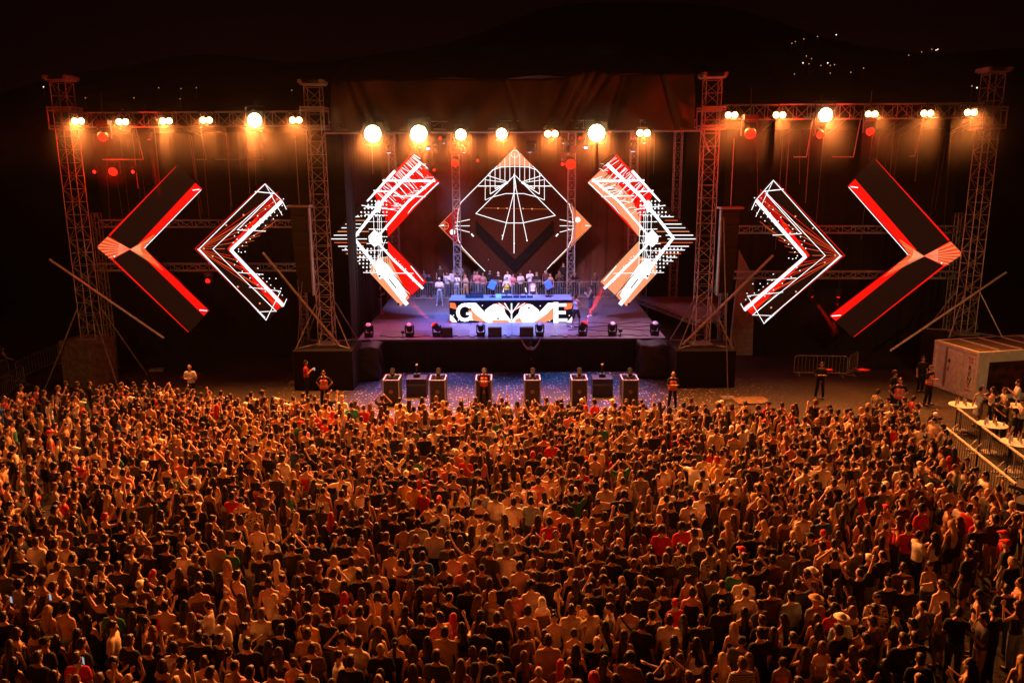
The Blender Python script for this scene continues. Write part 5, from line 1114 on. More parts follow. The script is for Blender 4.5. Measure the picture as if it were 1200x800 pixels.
x, y = W(622, 400, YS - .75).x, YS - .75; person(x, y, 0, 0.0, 'm', 'vee', 'short', 'k', 'k', 'tank', 0, scale=1.02, label='person in black raising both arms against the stage skirt')
staff(2, 408, -.8, 'woman in orange light with her hand out at the far left edge', sex='f', pose='walk', hair='long', hc='n', top='k', garment='tank', s=1.0)
staff(1149, 456, -.2, 'woman in a white dress, hand on head, at the first high table', sex='f', pose='headone', hair='bun', hc='n', top='w', garment='dress', s=1.0)
staff(1164, 456, 1.2, 'woman with dark hair in a white top behind the woman in the white dress', sex='f', pose='bent', hair='long', hc='k', top='w', garment='tank', s=1.0)
staff(1178, 457, 1.4, 'short-haired man in a cream shirt at the VIP tables under the mural', pose='bent', hair='short', hc='c', top='c')
staff(1194, 448, 1.2, 'tall man in a white shirt by the right edge under the mural', pose='bent', hair='short', hc='n', top='w', s=1.08)
staff(1170, 468, -1.2, 'man in black leaning between the first and second high tables', pose='bent', hair='short', hc='k', top='k')
staff(1180, 472, 1.3, 'woman with light brown hair in black at the second high table', sex='f', pose='bent', hair='bob', hc='c', top='k', s=1.0)
staff(1190, 482, .9, 'big man in black with his back turned at the third high table', pose='stand', hair='short', hc='k', top='k', s=1.08)
staff(1199, 470, 1.3, 'man in a cream shirt cut by the right picture edge at the VIP tables', pose='bent', hair='cap', hc='B', top='c')

# ================================================================ the crowd
# rows read from the photograph: x y (pixels of 4x crops), sex, hair style, hair colour, garment+colour, pose
CR = """
A 0 600
100 205 m shaved n Tk fold F|165 135 m short n Tw stand|255 140 m short k Tk stand|310 155 m short n Tc stand|268 245 m short n Tw stand|385 130 m short k Tk bent|435 190 m short n Tn stand|495 210 m short k Tk stand|480 258 m short n Tw bent|545 255 m short n Td facing|600 240 f long n Kk stand|640 260 f waist n Kk stand|680 320 f long n Kd stand|765 325 f long n Kb around|620 75 m short n 0 bent|475 100 f long c Tk stand|530 150 f long k Tk stand|585 165 f long k Kk stand|565 60 m short k Tk stand|440 60 m short n Td stand|700 175 m curly c Tk around|775 170 m short k Tk stand|860 185 m shaved b Tw stand|830 70 m short n Tk stand|855 110 m short c Td stand|925 105 m short k Tk stand|1005 140 m short n To stand|1085 175 f cap B Te stand|1165 175 f long k Kc stand|945 230 m short n Tk stand|920 212 m short c Td stand|935 310 m short n Tk stand|1065 255 f long b Kc stand F|1030 310 f long k Kk stand|1110 300 m short k 0 stand S|840 290 f long n Kd stand|1065 365 f pony b Kc stand|1130 400 f long n Kr stand|1045 485 m short n Tw stand|1060 450 m short c 0 stand|1140 545 m short n Tw bent|975 430 f pony n Tw bent L|895 490 f long c K0 stand|865 440 f long k Tk stand|720 430 f long k Kr around|770 430 m short k 0 around|625 410 m short n Tk facing|560 350 f bun n K0 stand|525 465 m short k Te stand|425 370 m curly k Td stand|410 510 f long k Kd bent|305 460 m curly k 0 stand|225 460 f long b Ko bent|140 385 m short n 0 bent R|85 340 m curly k Tg stand|165 560 f bob n Kb stand|215 610 m cap B Tk stand|60 700 f long k Kc stand|175 690 m short n Tk stand|355 670 m short n Tr stand|355 570 f waist k Kp stand|260 590 f long k Kk stand|75 560 f bob n Kd stand|15 500 f short k Tk stand|620 480 f long n Kb stand S|680 525 f long k Kk stand R|525 545 m short n Tc stand R|605 605 m short n Tk stand|600 770 f bun b Kk up|695 640 m short n Tk oneup|715 560 f long c Kd stand|825 540 m short c TP stand|775 590 m short n Tk stand|815 610 m curly k Tw stand|930 540 f cap B Td stand|925 590 m short k Tk facing|855 585 m short c Tb stand|850 710 m short k 0 stand|760 715 f bob n Kb film|955 690 m short n Kg stand|985 750 m short n TP stand|1110 730 m shaved n 0 stand|1180 750 m short n Tp stand|1030 590 m short n Tk stand|1075 640 f pony k K0 stand|465 770 m short c Tb stand|10 280 m short k Td stand|90 110 m short k Tk bent R|25 60 m short n Tk stand|45 620 f long n Kk stand|1190 620 m short k Tk stand|1160 455 f long n Kp stand|380 610 m short k Tn stand|1090 60 m short n Td stand|30 400 f long c Kb bent|740 60 f long k Kd stand|985 60 f long n Kk stand|70 40 m short c Td hips|200 40 m short k Tk bent|300 60 m short n Tb stand
B 300 600
80 25 f long c Tc stand|195 30 f waist b Kc stand|250 35 f long n Kd stand|75 120 f bun b Tw stand|320 80 f long k Tk stand|365 115 m short n Tk stand R|415 135 m short k Tk stand|170 125 m short k Tk head|75 160 m short n Td stand|95 240 f waist g Kk stand|235 190 m shaved b Tb stand|235 255 m short n Tk stand|320 185 f long k Kd stand|365 225 f bob b Kd stand|275 265 f short c Kk stand|365 275 m short n Tc headone|455 225 m short n Tc stand|505 255 f long k Td stand|495 145 f bun n Kp stand F|565 270 m short c Tc stand|470 300 m short k Tk stand|610 120 m short n Tk stand|690 60 m short n 0 stand|760 60 m short k Tg stand|635 185 m short n 0 stand|720 180 f long k Kd stand|780 205 m short k Tu stand|750 130 m short c Tk stand|840 90 m cap B Tc stand|900 145 m short n Td stand|925 65 m short k Tk stand|885 85 f long n Kk stand|1010 75 f long n Tc film|1105 85 m curly n TP stand|1170 190 m short n Tw stand|1070 150 m short k Tb stand|985 170 m short n 0 stand|915 210 m short n Kc stand|885 255 f short n Kk stand|1100 190 m short n Td stand|1175 115 m short n Tg stand|1165 35 f long n Kc stand|125 310 f bun k K0 stand|205 330 f waist n Kk stand|60 335 m short n Kc stand|35 300 m short k Tk stand|88 405 f waist g Kw stand|175 385 f cap B Kp stand|125 465 m short n Tk stand|280 400 m short c 0 stand|415 400 f long r Kk stand|410 340 f long k Kd stand|495 380 f long n Kk stand|570 395 f curly k Kp stand|655 385 f waist b Kk stand|575 345 f bob n Kd stand|725 330 f long c Kb stand|770 375 f long k Kk stand|845 350 f pony k CB stand|905 305 m short n Tk stand|995 355 m short n Tk stand|1010 300 m short c Tb stand|820 325 m short n Tb stand|1100 335 f waist n Kp stand|1110 380 f bob b Kw stand|1055 255 m cap B Td stand|985 265 m short c Tp stand|405 460 f bun c Kd stand|245 500 m short n Ty stand S|335 500 m short n Tk stand|485 460 m short k To oneup|320 465 f long c Kb stand|265 455 m short k Tb stand|445 535 m short c Tk stand|570 560 f long n Kc stand|480 610 m short n Tc stand|410 595 f bob n Kd head F|385 665 m short n Tw bent R|240 575 m short n To stand|115 540 m short k Tk stand|715 545 f bun k Kd stand S|760 510 m short k Tk stand|865 495 m short n Tp stand|915 490 f long r Kr stand|965 545 f long k Kd filmone|885 552 m short k To stand|1060 540 m short n Tk stand|1130 505 m short n Tk stand|1155 470 f bob c Kb stand|1140 625 m short k Tk stand|1050 470 f long k Kb stand|1015 640 f waist n Kk stand|1070 675 m short n Tk stand|1140 705 m short k Td stand|960 720 f long c Kc stand|845 680 m short n Td stand|795 620 f long k Kk stand|745 650 f long n Kb stand|735 740 f long n Kp stand|650 620 f pony k Kk stand|585 640 m shaved b Tk stand|440 700 m short n Tk stand|240 715 m short k TP stand|175 705 f bun n Kp bent|100 665 f long n Kk stand|55 745 m short n 0 stand|20 640 f long k Tk stand|575 782 m short c Td stand|330 330 m short n Tk stand|150 420 f long n Kb stand|700 470 f waist k Kd stand|25 470 m short c Tc stand|410 40 m short k Tk stand|560 60 f long k Tb stand|500 40 m short k Tk stand|1080 30 m short n Tc stand|650 20 m short n Tk stand|1190 340 m short k Tk stand|1180 440 f long c Kb stand|250 350 f long k Kk stand
C 600 600
175 45 m short k Tr stand|245 65 f long n Kk stand|310 45 f long n Kk stand|370 50 f long c Kd stand|330 95 f long k Kb stand|395 95 f long c Kp stand|480 50 f long n Kb stand|525 45 f waist n Kp stand|490 105 f waist k Kk stand|580 120 f long n Kc stand|610 35 m short n Tk stand|690 25 m short b Tb stand|700 80 m curly n Tr stand|795 60 m curly k Tr stand|855 45 m short k Tw stand|855 100 m short n Kw stand|955 90 f waist k Kk stand|1010 60 f waist b Kc stand|1075 105 m short n Tk stand|1105 70 m short c Td stand|1180 50 f waist b Kc stand|25 95 f bun n Kb stand|100 130 m short c Tk head|110 185 m short n 0 bent|165 150 m short n Td film|230 190 m short n Tk stand|265 220 m short k Tk stand|170 240 m short n Tb stand|105 240 m short c Td stand|280 285 f bun b Kk stand|395 205 m short n Tb stand|465 215 m short k Tk stand|490 185 m short n Td stand|575 190 f bob n Kd stand|570 245 m short c Tk stand|655 230 m short n Tk stand|720 215 m short c Td stand|745 185 f long n Kk stand|795 185 m short k TP stand|925 190 m short k TP headone|990 190 f waist b Kk stand|1090 220 m short n Tk stand|1055 270 m curly n Te stand|1175 190 m short c Tk around|945 290 m curly k Tg stand|1090 310 m short n Tc bent|985 350 m shaved n Tk stand|1095 375 m shaved n Tw bent|40 260 m short n 0 stand|55 350 m curly k Kc stand|105 290 m short n Tk stand|185 300 m short n Tk stand|75 455 m short k 0 stand|140 430 f scarf w Kb stand|210 350 f pony k Kk stand R|365 275 m short n Td stand|410 290 f long n Kb stand|350 350 m short k Tk film|525 350 f waist n Kk stand|595 370 m short n Tk stand|600 330 m short c Tb stand|690 320 f bun n Kw stand R|710 370 m short n Tk stand|825 310 f bun n Kp stand|845 370 m short n Kk stand|465 440 m short n Tg bent L|540 455 m short k Kw stand S|675 430 f pony c K0 stand R|765 430 f bun r Tr stand|885 495 m short n Tk stand|735 495 m short n Tw stand|615 510 m short k Tk stand|350 460 m short n Tc facing|275 460 m short n Tc stand|220 490 f bun k Kc stand F|350 410 f bob n Kb stand|45 575 m short n Tb stand|70 545 f long n Kb stand|170 610 m short n To stand|290 565 f bun n Cw stand|125 750 f bun b Kp stand|260 745 m short c Tb stand|400 600 m short b Tk film|150 560 f long n Kb bent|525 580 f waist n To stand|555 680 m curly k Tb stand|435 690 f waist k Kk bent|390 775 f curly r Kk stand|760 610 f waist k Kk stand|865 610 f long k Kw stand S|1040 540 f long b Ck stand|1090 470 f waist k Kk stand|1165 575 m short k Tk stand|1180 500 m short n Tk stand|1080 710 m short c TS stand|1110 685 f long c Kd stand|910 750 f long n Kd stand|820 760 m short c Tb facing|720 745 m short b Tb head|670 780 f long k Tk stand|30 160 m short c Tk stand|310 350 f long n Kd stand|15 350 m short n Tp stand|880 350 f long n Kk stand|1140 90 m short k Tk stand|665 480 m short n Tk stand|820 215 m short n Td stand|630 280 m short n Tk stand|330 220 m short n Tb stand|800 500 f long n Kk stand|985 440 m short k Tk stand|480 780 f long n Kb stand|300 640 f long k Kd bent
D 900 600
15 215 m short k Tb stand|85 170 m short n Tg stand|135 80 f waist b Kp stand|210 70 f long k Kk stand|265 100 f cap R Tr stand|325 100 f long n Kd stand|415 175 m short c Tg bent|455 150 f long k Kk stand|465 80 f long n Kb stand|535 130 f waist k Kd stand|550 65 f bun n Kp bent|615 40 f long n Kr film|715 100 m short n Tw bent R|775 120 f long k Kw stand|760 240 f long n Kc bent F|140 270 f long n Kk stand|195 275 f hat w Kt stand|265 265 f long k Tk stand|275 370 f long k Kk film|225 415 m hat o Tg stand|100 390 m short k Tl stand|75 490 f waist k Kw stand|230 490 f long n Kp stand|310 460 m curly k Tr stand|350 510 m hat w Tl stand|390 410 f long n Kb film|510 400 m short n TP bent F|575 335 m short n Tk stand|640 340 m short k Tk stand|815 335 m short n Kc stand|725 445 m shaved n Tg stand|825 430 f waist k Kc stand|625 490 m short k Tk stand L|665 520 m short k Tk stand|485 520 m short n Tb stand|445 555 f bun k Kr stand|450 600 m short k Td stand|410 640 f long n Kk stand|255 620 f bob c K0 stand|175 665 f long n Ko facing|70 690 f bun n Kp stand|680 570 m short k Tk stand|715 685 m short n Tk stand|940 195 m short k Tk stand|965 150 m short n Td stand|895 465 m short n Tk bent|1015 485 m short n Td bent L|1065 460 m short k Tk stand|945 720 f long n Kk bent|1120 155 m cap R Tk stand|1110 95 m cap R Tr stand|985 70 m short n Tk stand|980 30 m short c Tr stand|1185 320 f long n Kp bent L|1190 690 f long b Kw stand|1065 40 m short k Td stand|1160 20 f bun n Kb head|20 90 f long c Kc stand|30 380 m short n Tb stand|330 560 m short n Tk stand|580 560 f long k Kd stand|640 600 m short n Tk bent|900 30 f long n Kd stand|860 60 f waist b Kd stand|170 20 m short n Tw stand|260 25 m short k Tu stand|350 20 f long k Kk stand|430 30 f long n Kp stand|660 70 m short n Tr bent|240 540 f long k Kd stand|500 460 m short k TP stand|120 580 m short n Tk stand|550 700 f long k Kb stand|20 560 f long n Kb stand
"""
crowd = []
ox = oy = 0
for ln in CR.strip().split('\n'):
    if ln[1] == ' ' and len(ln) < 12: _, ox, oy = ln.split(); ox = int(ox); oy = int(oy); continue
    for r_ in ln.split('|'):
        t = r_.split(); px = ox + int(t[0]) / 4; py = oy + int(t[1]) / 4; gt = t[5]
        gar = {'T': 'shirt', 'K': 'tank', 'C': 'crop', '0': None}[gt[0]]; top = gt[1] if len(gt) > 1 else 'k'
        if top == '0': gar = 'crop'; top = 'c'
        if top == 'B': top = 'k'
        sex = t[2]; s = (1.02 if sex == 'm' else .955)
        fl = t[7] if len(t) > 7 else ''; rz = {'F': math.pi, 'L': 1.4, 'R': -1.4}.get(fl, None)
        p = G(px, py, 1.665 * s); crowd.append(dict(x=p.x, y=p.y, sex=sex, hair=t[3], hc=t[4], top=top, gar=gar, pose=t[6], rz=rz, strap=(fl == 'S'), s=s, fix=True))
for px, py, sx_, ps_, tp_ in ((596, 491, 'f', 'up', 'w'), (630, 483, 'm', 'vee', 'w'), (655, 494, 'm', 'upleft', 'k'), (677, 492, 'm', 'oneup', 'c'), (760, 490, 'f', 'oneup', 'o')):
    p = G(px, py, 1.67); crowd.append(dict(x=p.x, y=p.y, sex=sx_, hair='short' if sx_ == 'm' else 'long', hc='n', top=tp_, gar='shirt', pose=ps_, rz=0.0, strap=False, s=1.02, fix=True))
rq = random.Random(77)
for i, a in enumerate(crowd): a['s'] *= rq.uniform(.97, 1.04)
# fill the rest of the audience
def edge_top(px):
    K = [(-80, 458), (0, 460), (60, 450), (110, 444), (180, 452), (230, 458), (330, 465), (470, 467), (640, 469), (820, 469), (950, 474), (1010, 477), (1030, 468), (1075, 470), (1100, 480), (1116, 508), (1128, 530), (1160, 558), (1200, 592), (1400, 640)]
    for (a, b), (c, d) in zip(K, K[1:]):
        if a <= px <= c: return b + (d - b) * (px - a) / (c - a)
    return 640
grid = {}
def near(x, y, r):
    gx, gy = int(x // .8), int(y // .8)
    for i in (-1, 0, 1):
        for j in (-1, 0, 1):
            for (a, b) in grid.get((gx + i, gy + j), ()):
                if (a - x) ** 2 + (b - y) ** 2 < r * r: return True
    return False
def put(x, y): grid.setdefault((int(x // .8), int(y // .8)), []).append((x, y))
# push read positions apart so that nobody overlaps
for it in range(12):
    for i in range(len(crowd)):
        for j in range(i + 1, len(crowd)):
            a, b = crowd[i], crowd[j]; dx = b['x'] - a['x']; dy = b['y'] - a['y']; d = math.hypot(dx, dy)
            if d < .40:
                if d < 1e-3: dx, dy, d = .01, .01, .014
                k = (.40 - d) / 2 / d; a['x'] -= dx * k; a['y'] -= dy * k; b['x'] += dx * k; b['y'] += dy * k
for a in crowd: put(a['x'], a['y'])
for px, py in ((221, 430), (1029, 459), (1033, 475), (1071, 467), (1055, 446), (1049, 437), (1091, 431)):
    p = G(px, py, 1.66); put(p.x, p.y)
SH = [('short', 30), ('curly', 4), ('shaved', 4), ('cap', 4)]; FH = [('long', 18), ('waist', 8), ('pony', 6), ('bun', 7), ('bob', 7)]
def wch(l, rr): 
    t = rr.uniform(0, sum(w for _, w in l))
    for v, w in l:
        t -= w
        if t <= 0: return v
    return l[-1][0]
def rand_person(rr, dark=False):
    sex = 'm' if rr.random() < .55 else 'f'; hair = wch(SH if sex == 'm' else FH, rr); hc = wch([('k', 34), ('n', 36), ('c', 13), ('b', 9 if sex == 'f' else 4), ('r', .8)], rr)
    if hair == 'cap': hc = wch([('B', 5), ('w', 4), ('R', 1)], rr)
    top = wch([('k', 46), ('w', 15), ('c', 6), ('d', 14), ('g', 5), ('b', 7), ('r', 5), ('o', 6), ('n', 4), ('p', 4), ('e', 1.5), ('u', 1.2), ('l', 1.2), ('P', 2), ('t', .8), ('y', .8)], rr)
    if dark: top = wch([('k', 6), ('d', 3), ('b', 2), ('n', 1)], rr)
    gar = wch([('shirt', 78), ('tank', 14), (None, 8)], rr) if sex == 'm' else wch([('tank', 55), ('shirt', 25), ('crop', 20)], rr)
    pose = wch([('stand', 56), ('bent', 13), ('facing', 5), ('around', 5), ('oneup', 1.6), ('up', 1.0), ('vee', .8), ('head', 1.6), ('film', 3), ('filmone', 2.5), ('headone', 2), ('upleft', .8)], rr)
    return dict(sex=sex, hair=hair, hc=hc, top=top, gar=gar, pose=pose, rz=None, strap=False, s=(1.02 if sex == 'm' else .955) * rr.uniform(.94, 1.05), fix=False)
tries = 0; fr = random.Random(9)
while tries < 60000:
    tries += 1; y = fr.uniform(11.5, 34.5); x = fr.uniform(-25, 27); z = 1.64
    d = Vector((x, y, z)) - CP; zc = d.dot(fw); px = 600 + F * d.dot(rt) / zc; py = 400 - F * d.dot(up) / zc
    if px < -60 or px > 1250 or py > 835: continue
    if py < edge_top(px): continue
    if 1108 < px < 1142 and 612 < py < 735: continue
    if px > 1090 and py > 730: continue
    r = .47 if py < 600 else .50
    if px < 70 and py < 600: r = .62
    if py > 600 and px > 1040: r = .75
    r *= .86 + .5 * max(0, math.sin(x * 1.1 + 2 * math.sin(y * .7)) * math.sin(y * 1.3 + 1.5 * math.sin(x * .6))) 
    if near(x, y, r): continue
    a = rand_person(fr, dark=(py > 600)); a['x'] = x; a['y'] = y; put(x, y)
    if px < 110 and py < 600: a['rz'] = -.9 + fr.uniform(-.4, .4)
    if px > 1075 and py < 700: a['rz'] = fr.uniform(-2, 2)
    crowd.append(a)
for a in crowd:
    if a['rz'] is None: a['rz'] = fr.gauss(0, .3) + math.atan2(a['x'], 42 - a['y']) * .6
    a['skin'] = fr.choice((0, 0, 1, 1, 2, 3)); a['legs'] = fr.choice((0, 0, 0, 1, 1, 3, 3, 2, 4, 5)); a['lower'] = 'shorts' if fr.random() < (.3 if a['sex'] == 'm' else .25) else ('skirt' if a['sex'] == 'f' and fr.random() < .2 else 'trousers')
    d = Vector((a['x'], a['y'], 1.66)) - CP; a['zc'] = d.dot(fw); a['px'] = 600 + F * d.dot(rt) / a['zc']; a['py'] = 400 - F * d.dot(up) / a['zc']
vis = [a for a in crowd if -12 < a['px'] < 1212 and a['py'] < 812]
vis.sort(key=lambda a: a['zc']); IND = vis[:300]; FAR = [a for a in crowd if a not in IND]
print('crowd', len(crowd), 'visible', len(vis), 'individual', len(IND))
# labels: look first, then a neighbour that can be found
for a in IND: a['base'] = describe(a['sex'], a['hair'], a['hc'], a['top'], a['gar'], a['pose'], a['strap'])
def short(a):
    who = 'woman' if a['sex'] == 'f' else 'man'; h = HW.get(a['hc'], ''); 
    hs = f'{h}-capped {who}' if a['hair'] == 'cap' else f'{who} in {h} {a["hair"]}' if a['hair'] in ('hat', 'scarf') else f'{h}-haired {who}' if a['hair'] != 'shaved' else f'shaven-headed {who}'
    return hs + ' in ' + (TC[a['top']][0] if a['gar'] else 'no shirt')
from collections import Counter
cb = Counter(a['base'] for a in IND); cs_ = Counter(short(a) for a in IND); usedl = set()
def relword(a, b):
    dx = a['px'] - b['px']; dy = a['py'] - b['py']
    if abs(dx) > abs(dy): return 'just left of' if dx < 0 else 'just right of'
    return 'just behind' if dy < 0 else 'just in front of'
def zone(a):
    v = 'bottom' if a['py'] > 745 else 'lower' if a['py'] > 680 else 'mid'
    h = 'far left' if a['px'] < 200 else 'left' if a['px'] < 450 else 'centre' if a['px'] < 750 else 'right' if a['px'] < 1000 else 'far right'
    return f'{v} {h}'
for a in IND:
    if cb[a['base']] == 1 and len(a['base'].split()) <= 13: a['label'] = a['base'] + ' in the crowd'; usedl.add(a['label']); continue
    nb = sorted([b for b in IND if b is not a], key=lambda b: (b['px'] - a['px']) ** 2 + (b['py'] - a['py']) ** 2)
    core = describe(a['sex'], a['hair'], a['hc'], a['top'], a['gar'], a['pose'])
    lab = None
    if len(core.split()) > 8: core = short(a) + (', ' + PW[a['pose']] if PW[a['pose']] else '')
    for b in sorted(nb[:6], key=lambda b: cs_[short(b)]):
        t = f'{core}, {relword(a, b)} {short(b)}'
        if len(t.split()) <= 16 and t not in usedl and not any((c is not a and c['base'] == a['base'] and any(short(e_) == short(b) and relword(c, e_) == relword(a, b) for e_ in sorted([q for q in IND if q is not c], key=lambda q: (q['px'] - c['px']) ** 2 + (q['py'] - c['py']) ** 2)[:4])) for c in IND): lab = t; break
    if not lab:
        for b in nb[:12]:
            t = f'{core}, {relword(a, b)} {short(b)}'
            if t not in usedl and len(t.split()) <= 16: lab = t; break
    if not lab: lab = f'{core}, {zone(a)} of the crowd, at {int(a["px"])}'
    a['label'] = lab; usedl.add(lab)
for a in IND:
    o = person(a['x'], a['y'], 0, a['rz'], a['sex'], a['pose'], a['hair'], a['hc'], a['top'], a['gar'], a['legs'], a['lower'], a['skin'], a['s'], a['label'], 'people standing in the nearer part of the audience', strap=a['strap'])
    a['ob'] = o
# the far part of the audience, past what can be counted: one mesh
keys = []
for sex in 'mf':
    for ps in POSES: keys += [((sex, ps, 'body'), .3), ((sex, ps, 'shirt'), .3)]
    for c in ('trousers', 'shorts'): keys += [((sex, 'stand', c), .25)]
    for c in ('tank', 'crop', 'skirt'): keys += [((sex, c), .35)]
for h in HAIR: keys.append((('hair', h), .4))
LOW = lowmesh(keys)
pal = SKIN + list(HC.values()) + list(TM.values()) + BM_; pi = {}
mats_far = []
for m_ in pal:
    if m_.name not in pi: pi[m_.name] = len(mats_far); mats_far.append(m_)
V = []; T = []; MI = []; nb_ = 0
for a in FAR:
    q = [(a['sex'], a['pose'], 'body')]; ms = [SKIN[a['skin']]]
    q.append(('hair', a['hair'])); ms.append(HC.get(a['hc']) or TM[a['hc']])
    if a['gar'] == 'shirt': q.append((a['sex'], a['pose'], 'shirt')); ms.append(TM[a['top']])
    elif a['gar']: q.append((a['sex'], a['gar'])); ms.append(TM[a['top']])
    if a['lower'] == 'skirt': q.append((a['sex'], 'skirt'))
    else: q.append((a['sex'], 'stand', a['lower']))
    ms.append(BM_[a['legs']]); c, s_ = math.cos(a['rz']) * a['s'], math.sin(a['rz']) * a['s']
    for k, m_ in zip(q, ms):
        co, t = LOW[k]; w = np.empty_like(co); w[:, 0] = co[:, 0] * c - co[:, 1] * s_ + a['x']; w[:, 1] = co[:, 0] * s_ + co[:, 1] * c + a['y']; w[:, 2] = co[:, 2] * a['s']
        V.append(w); T.append(t + nb_); MI.append(np.full(len(t), pi[m_.name], 'i')); nb_ += len(co)
V = np.concatenate(V); T = np.concatenate(T).astype('i'); MI = np.concatenate(MI)
me = bpy.data.meshes.new('crowd'); me.vertices.add(len(V)); me.vertices.foreach_set('co', V.ravel()); me.loops.add(len(T) * 3); me.loops.foreach_set('vertex_index', T.ravel())
me.polygons.add(len(T)); me.polygons.foreach_set('loop_start', np.arange(0, len(T) * 3, 3, dtype='i')); me.polygons.foreach_set('loop_total', np.full(len(T), 3, 'i'))
for m_ in mats_far: me.materials.append(m_)
me.polygons.foreach_set('material_index', MI); me.polygons.foreach_set('use_smooth', np.ones(len(T), bool)); me.update(); me.validate()
far = bpy.data.objects.new('crowd', me); COL.objects.link(far); tag(far, 'dense mass of concert goers filling the ground toward the stage', 'crowd', None, 'stuff'); print('far tris', len(T))
# phones held up in the nearer crowd
PHG = no_mis(glow('phone_screen', (.75, .85, 1), .5)); PHW = no_mis(glow('phone_torch', (1, .9, .85), 9))
def phone(p, rz, label, tilt=0):
    e = empty('phone', p, rz, label, 'phone', 'lit phones in the audience'); MB().box((0, 0, 0), (.078, .010, .155)).build('phone_case', BLACKP, e); MB().box((0, -.0065, 0), (.07, .003, .145)).build('screen', PHG, e)
n_ = 0
PH = [(656, 623), (1072, 556), (438, 666), (938, 771), (336, 785), (840, 603), (700, 757)]
nw = ['first', 'second', 'third', 'fourth', 'fifth', 'sixth', 'seventh', 'eighth', 'ninth', 'tenth']
for a in sorted(IND, key=lambda a: a['px']):
    if a['pose'] in ('film', 'filmone', 'facing') and n_ < 3 and abs(a['rz']) < 1:
        hx, hy, hz = (.20, .49, 1.80) if a['pose'] != 'facing' else (-.07, .36, 1.60); c, s_ = math.cos(a['rz']), math.sin(a['rz']); S_ = a['s']
        phone((a['x'] + (hx * c - hy * s_) * S_, a['y'] + (hx * s_ + hy * c) * S_, hz * S_), a['rz'], f'lit phone held by the {short(a)}'[:90] + ('' if a['px'] > 600 else ' in the left half')); n_ += 1
c, s_ = math.cos(-1.4), math.sin(-1.4); phone((pw_.location.x + .40 * .985, pw_.location.y + .07, 1.36), -1.4 + 2.2, 'lit phone in the hands of the red shirted person by the left inner tower')
for o in COL.objects:
    if o.name.split('.')[0] == 'vest': o.material_slots[0].link = 'DATA'

# ================================================================ the smoky night air
hz = MB().box((0, 365, 76), (2000, 980, 156)).build('haze', []); tag(hz, None, None, None, 'stuff')
hm = bpy.data.materials.new('haze_air'); hm.use_nodes = True; nt = hm.node_tree
for n in list(nt.nodes): nt.nodes.remove(n)
v = nt.nodes.new('ShaderNodeVolumePrincipled'); o = nt.nodes.new('ShaderNodeOutputMaterial'); v.inputs['Color'].default_value = (.9, .82, .76, 1); v.inputs['Density'].default_value = .00003; v.inputs['Anisotropy'].default_value = .78
nt.links.new(v.outputs[0], o.inputs['Volume']); hz.data.materials.append(hm)

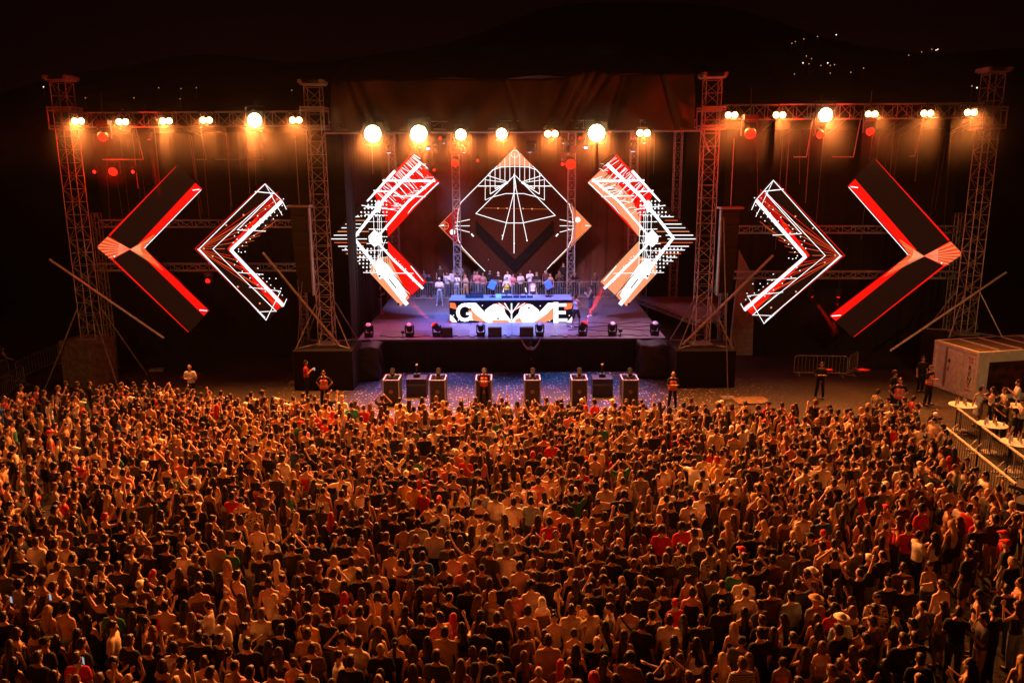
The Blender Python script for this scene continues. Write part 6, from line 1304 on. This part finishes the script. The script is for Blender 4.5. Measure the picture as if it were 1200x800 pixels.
# smoke added along the three trusses for lamp halos, thinning out away from them
def smoke_mat():
    m = bpy.data.materials.new('halo_smoke'); m.use_nodes = True; nt = m.node_tree; L = nt.links
    for n in list(nt.nodes): nt.nodes.remove(n)
    o = nt.nodes.new('ShaderNodeOutputMaterial'); v = nt.nodes.new('ShaderNodeVolumePrincipled'); tc = nt.nodes.new('ShaderNodeTexCoord'); mp = nt.nodes.new('ShaderNodeMapping'); mp.inputs['Scale'].default_value = (0, 1 / 1.6, 1 / 2.3)
    L.new(tc.outputs['Object'], mp.inputs['Vector']); vm = nt.nodes.new('ShaderNodeVectorMath'); vm.operation = 'LENGTH'; L.new(mp.outputs[0], vm.inputs[0])
    mr = nt.nodes.new('ShaderNodeMapRange'); mr.interpolation_type = 'SMOOTHERSTEP'; mr.inputs['From Min'].default_value = 0; mr.inputs['From Max'].default_value = 1; mr.inputs['To Min'].default_value = SMOKE_D; mr.inputs['To Max'].default_value = 0
    L.new(vm.outputs['Value'], mr.inputs['Value']); L.new(mr.outputs[0], v.inputs['Density']); v.inputs['Color'].default_value = (.9, .8, .75, 1); v.inputs['Anisotropy'].default_value = .3
    L.new(v.outputs[0], o.inputs['Volume']); m.cycles.volume_step_rate = .35; return m
SMOKE_D = .024
SMM = smoke_mat()
for k_ in range(14):
    so = MB().box((0, 0, 0), (4.0, 3.2, 4.6)).build('smoke', []); so.location = (-26 + 4.0 * k_, YT - 1.0, W(600, 150, YT).z - .5); so.data.materials.append(SMM); tag(so, None, None, None, 'stuff')
def blob_mat():  # smoke pockets added so the red beams and halos show
    m = bpy.data.materials.new('beam_smoke'); m.use_nodes = True; nt = m.node_tree; L = nt.links
    for n in list(nt.nodes): nt.nodes.remove(n)
    o = nt.nodes.new('ShaderNodeOutputMaterial'); v = nt.nodes.new('ShaderNodeVolumePrincipled'); tc = nt.nodes.new('ShaderNodeTexCoord'); vm = nt.nodes.new('ShaderNodeVectorMath'); vm.operation = 'LENGTH'; L.new(tc.outputs['Object'], vm.inputs[0])
    mr = nt.nodes.new('ShaderNodeMapRange'); mr.interpolation_type = 'SMOOTHERSTEP'; mr.inputs['From Min'].default_value = .3; mr.inputs['From Max'].default_value = 1; mr.inputs['To Min'].default_value = .02; mr.inputs['To Max'].default_value = 0
    L.new(vm.outputs['Value'], mr.inputs['Value']); L.new(mr.outputs[0], v.inputs['Density']); v.inputs['Color'].default_value = (.9, .85, .82, 1); L.new(v.outputs[0], o.inputs['Volume']); return m
BLM = blob_mat()
def blob(c, r): 
    so = MB().box((0, 0, 0), (2, 2, 2)).build('smoke', []); so.location = c; so.scale = r; so.data.materials.append(BLM); tag(so, None, None, None, 'stuff')
blob(W(700, 355, YS + 2.2), (2.4, 2.2, 2.6)); blob(W(492, 365, YS + 2.2), (2.2, 2.2, 2.2)); blob(W(178, 190, 40.8), (1.3, 1.2, 2.2)); blob(W(965, 365, 43), (1.8, 1.2, 1.8))
blob(W(534, 215, 50.5), (2.2, 1.6, 3.0)); blob(W(668, 200, 50.5), (2.2, 1.6, 2.4)); blob(W(135, 200, 41), (1.7, 1.2, 1.2))
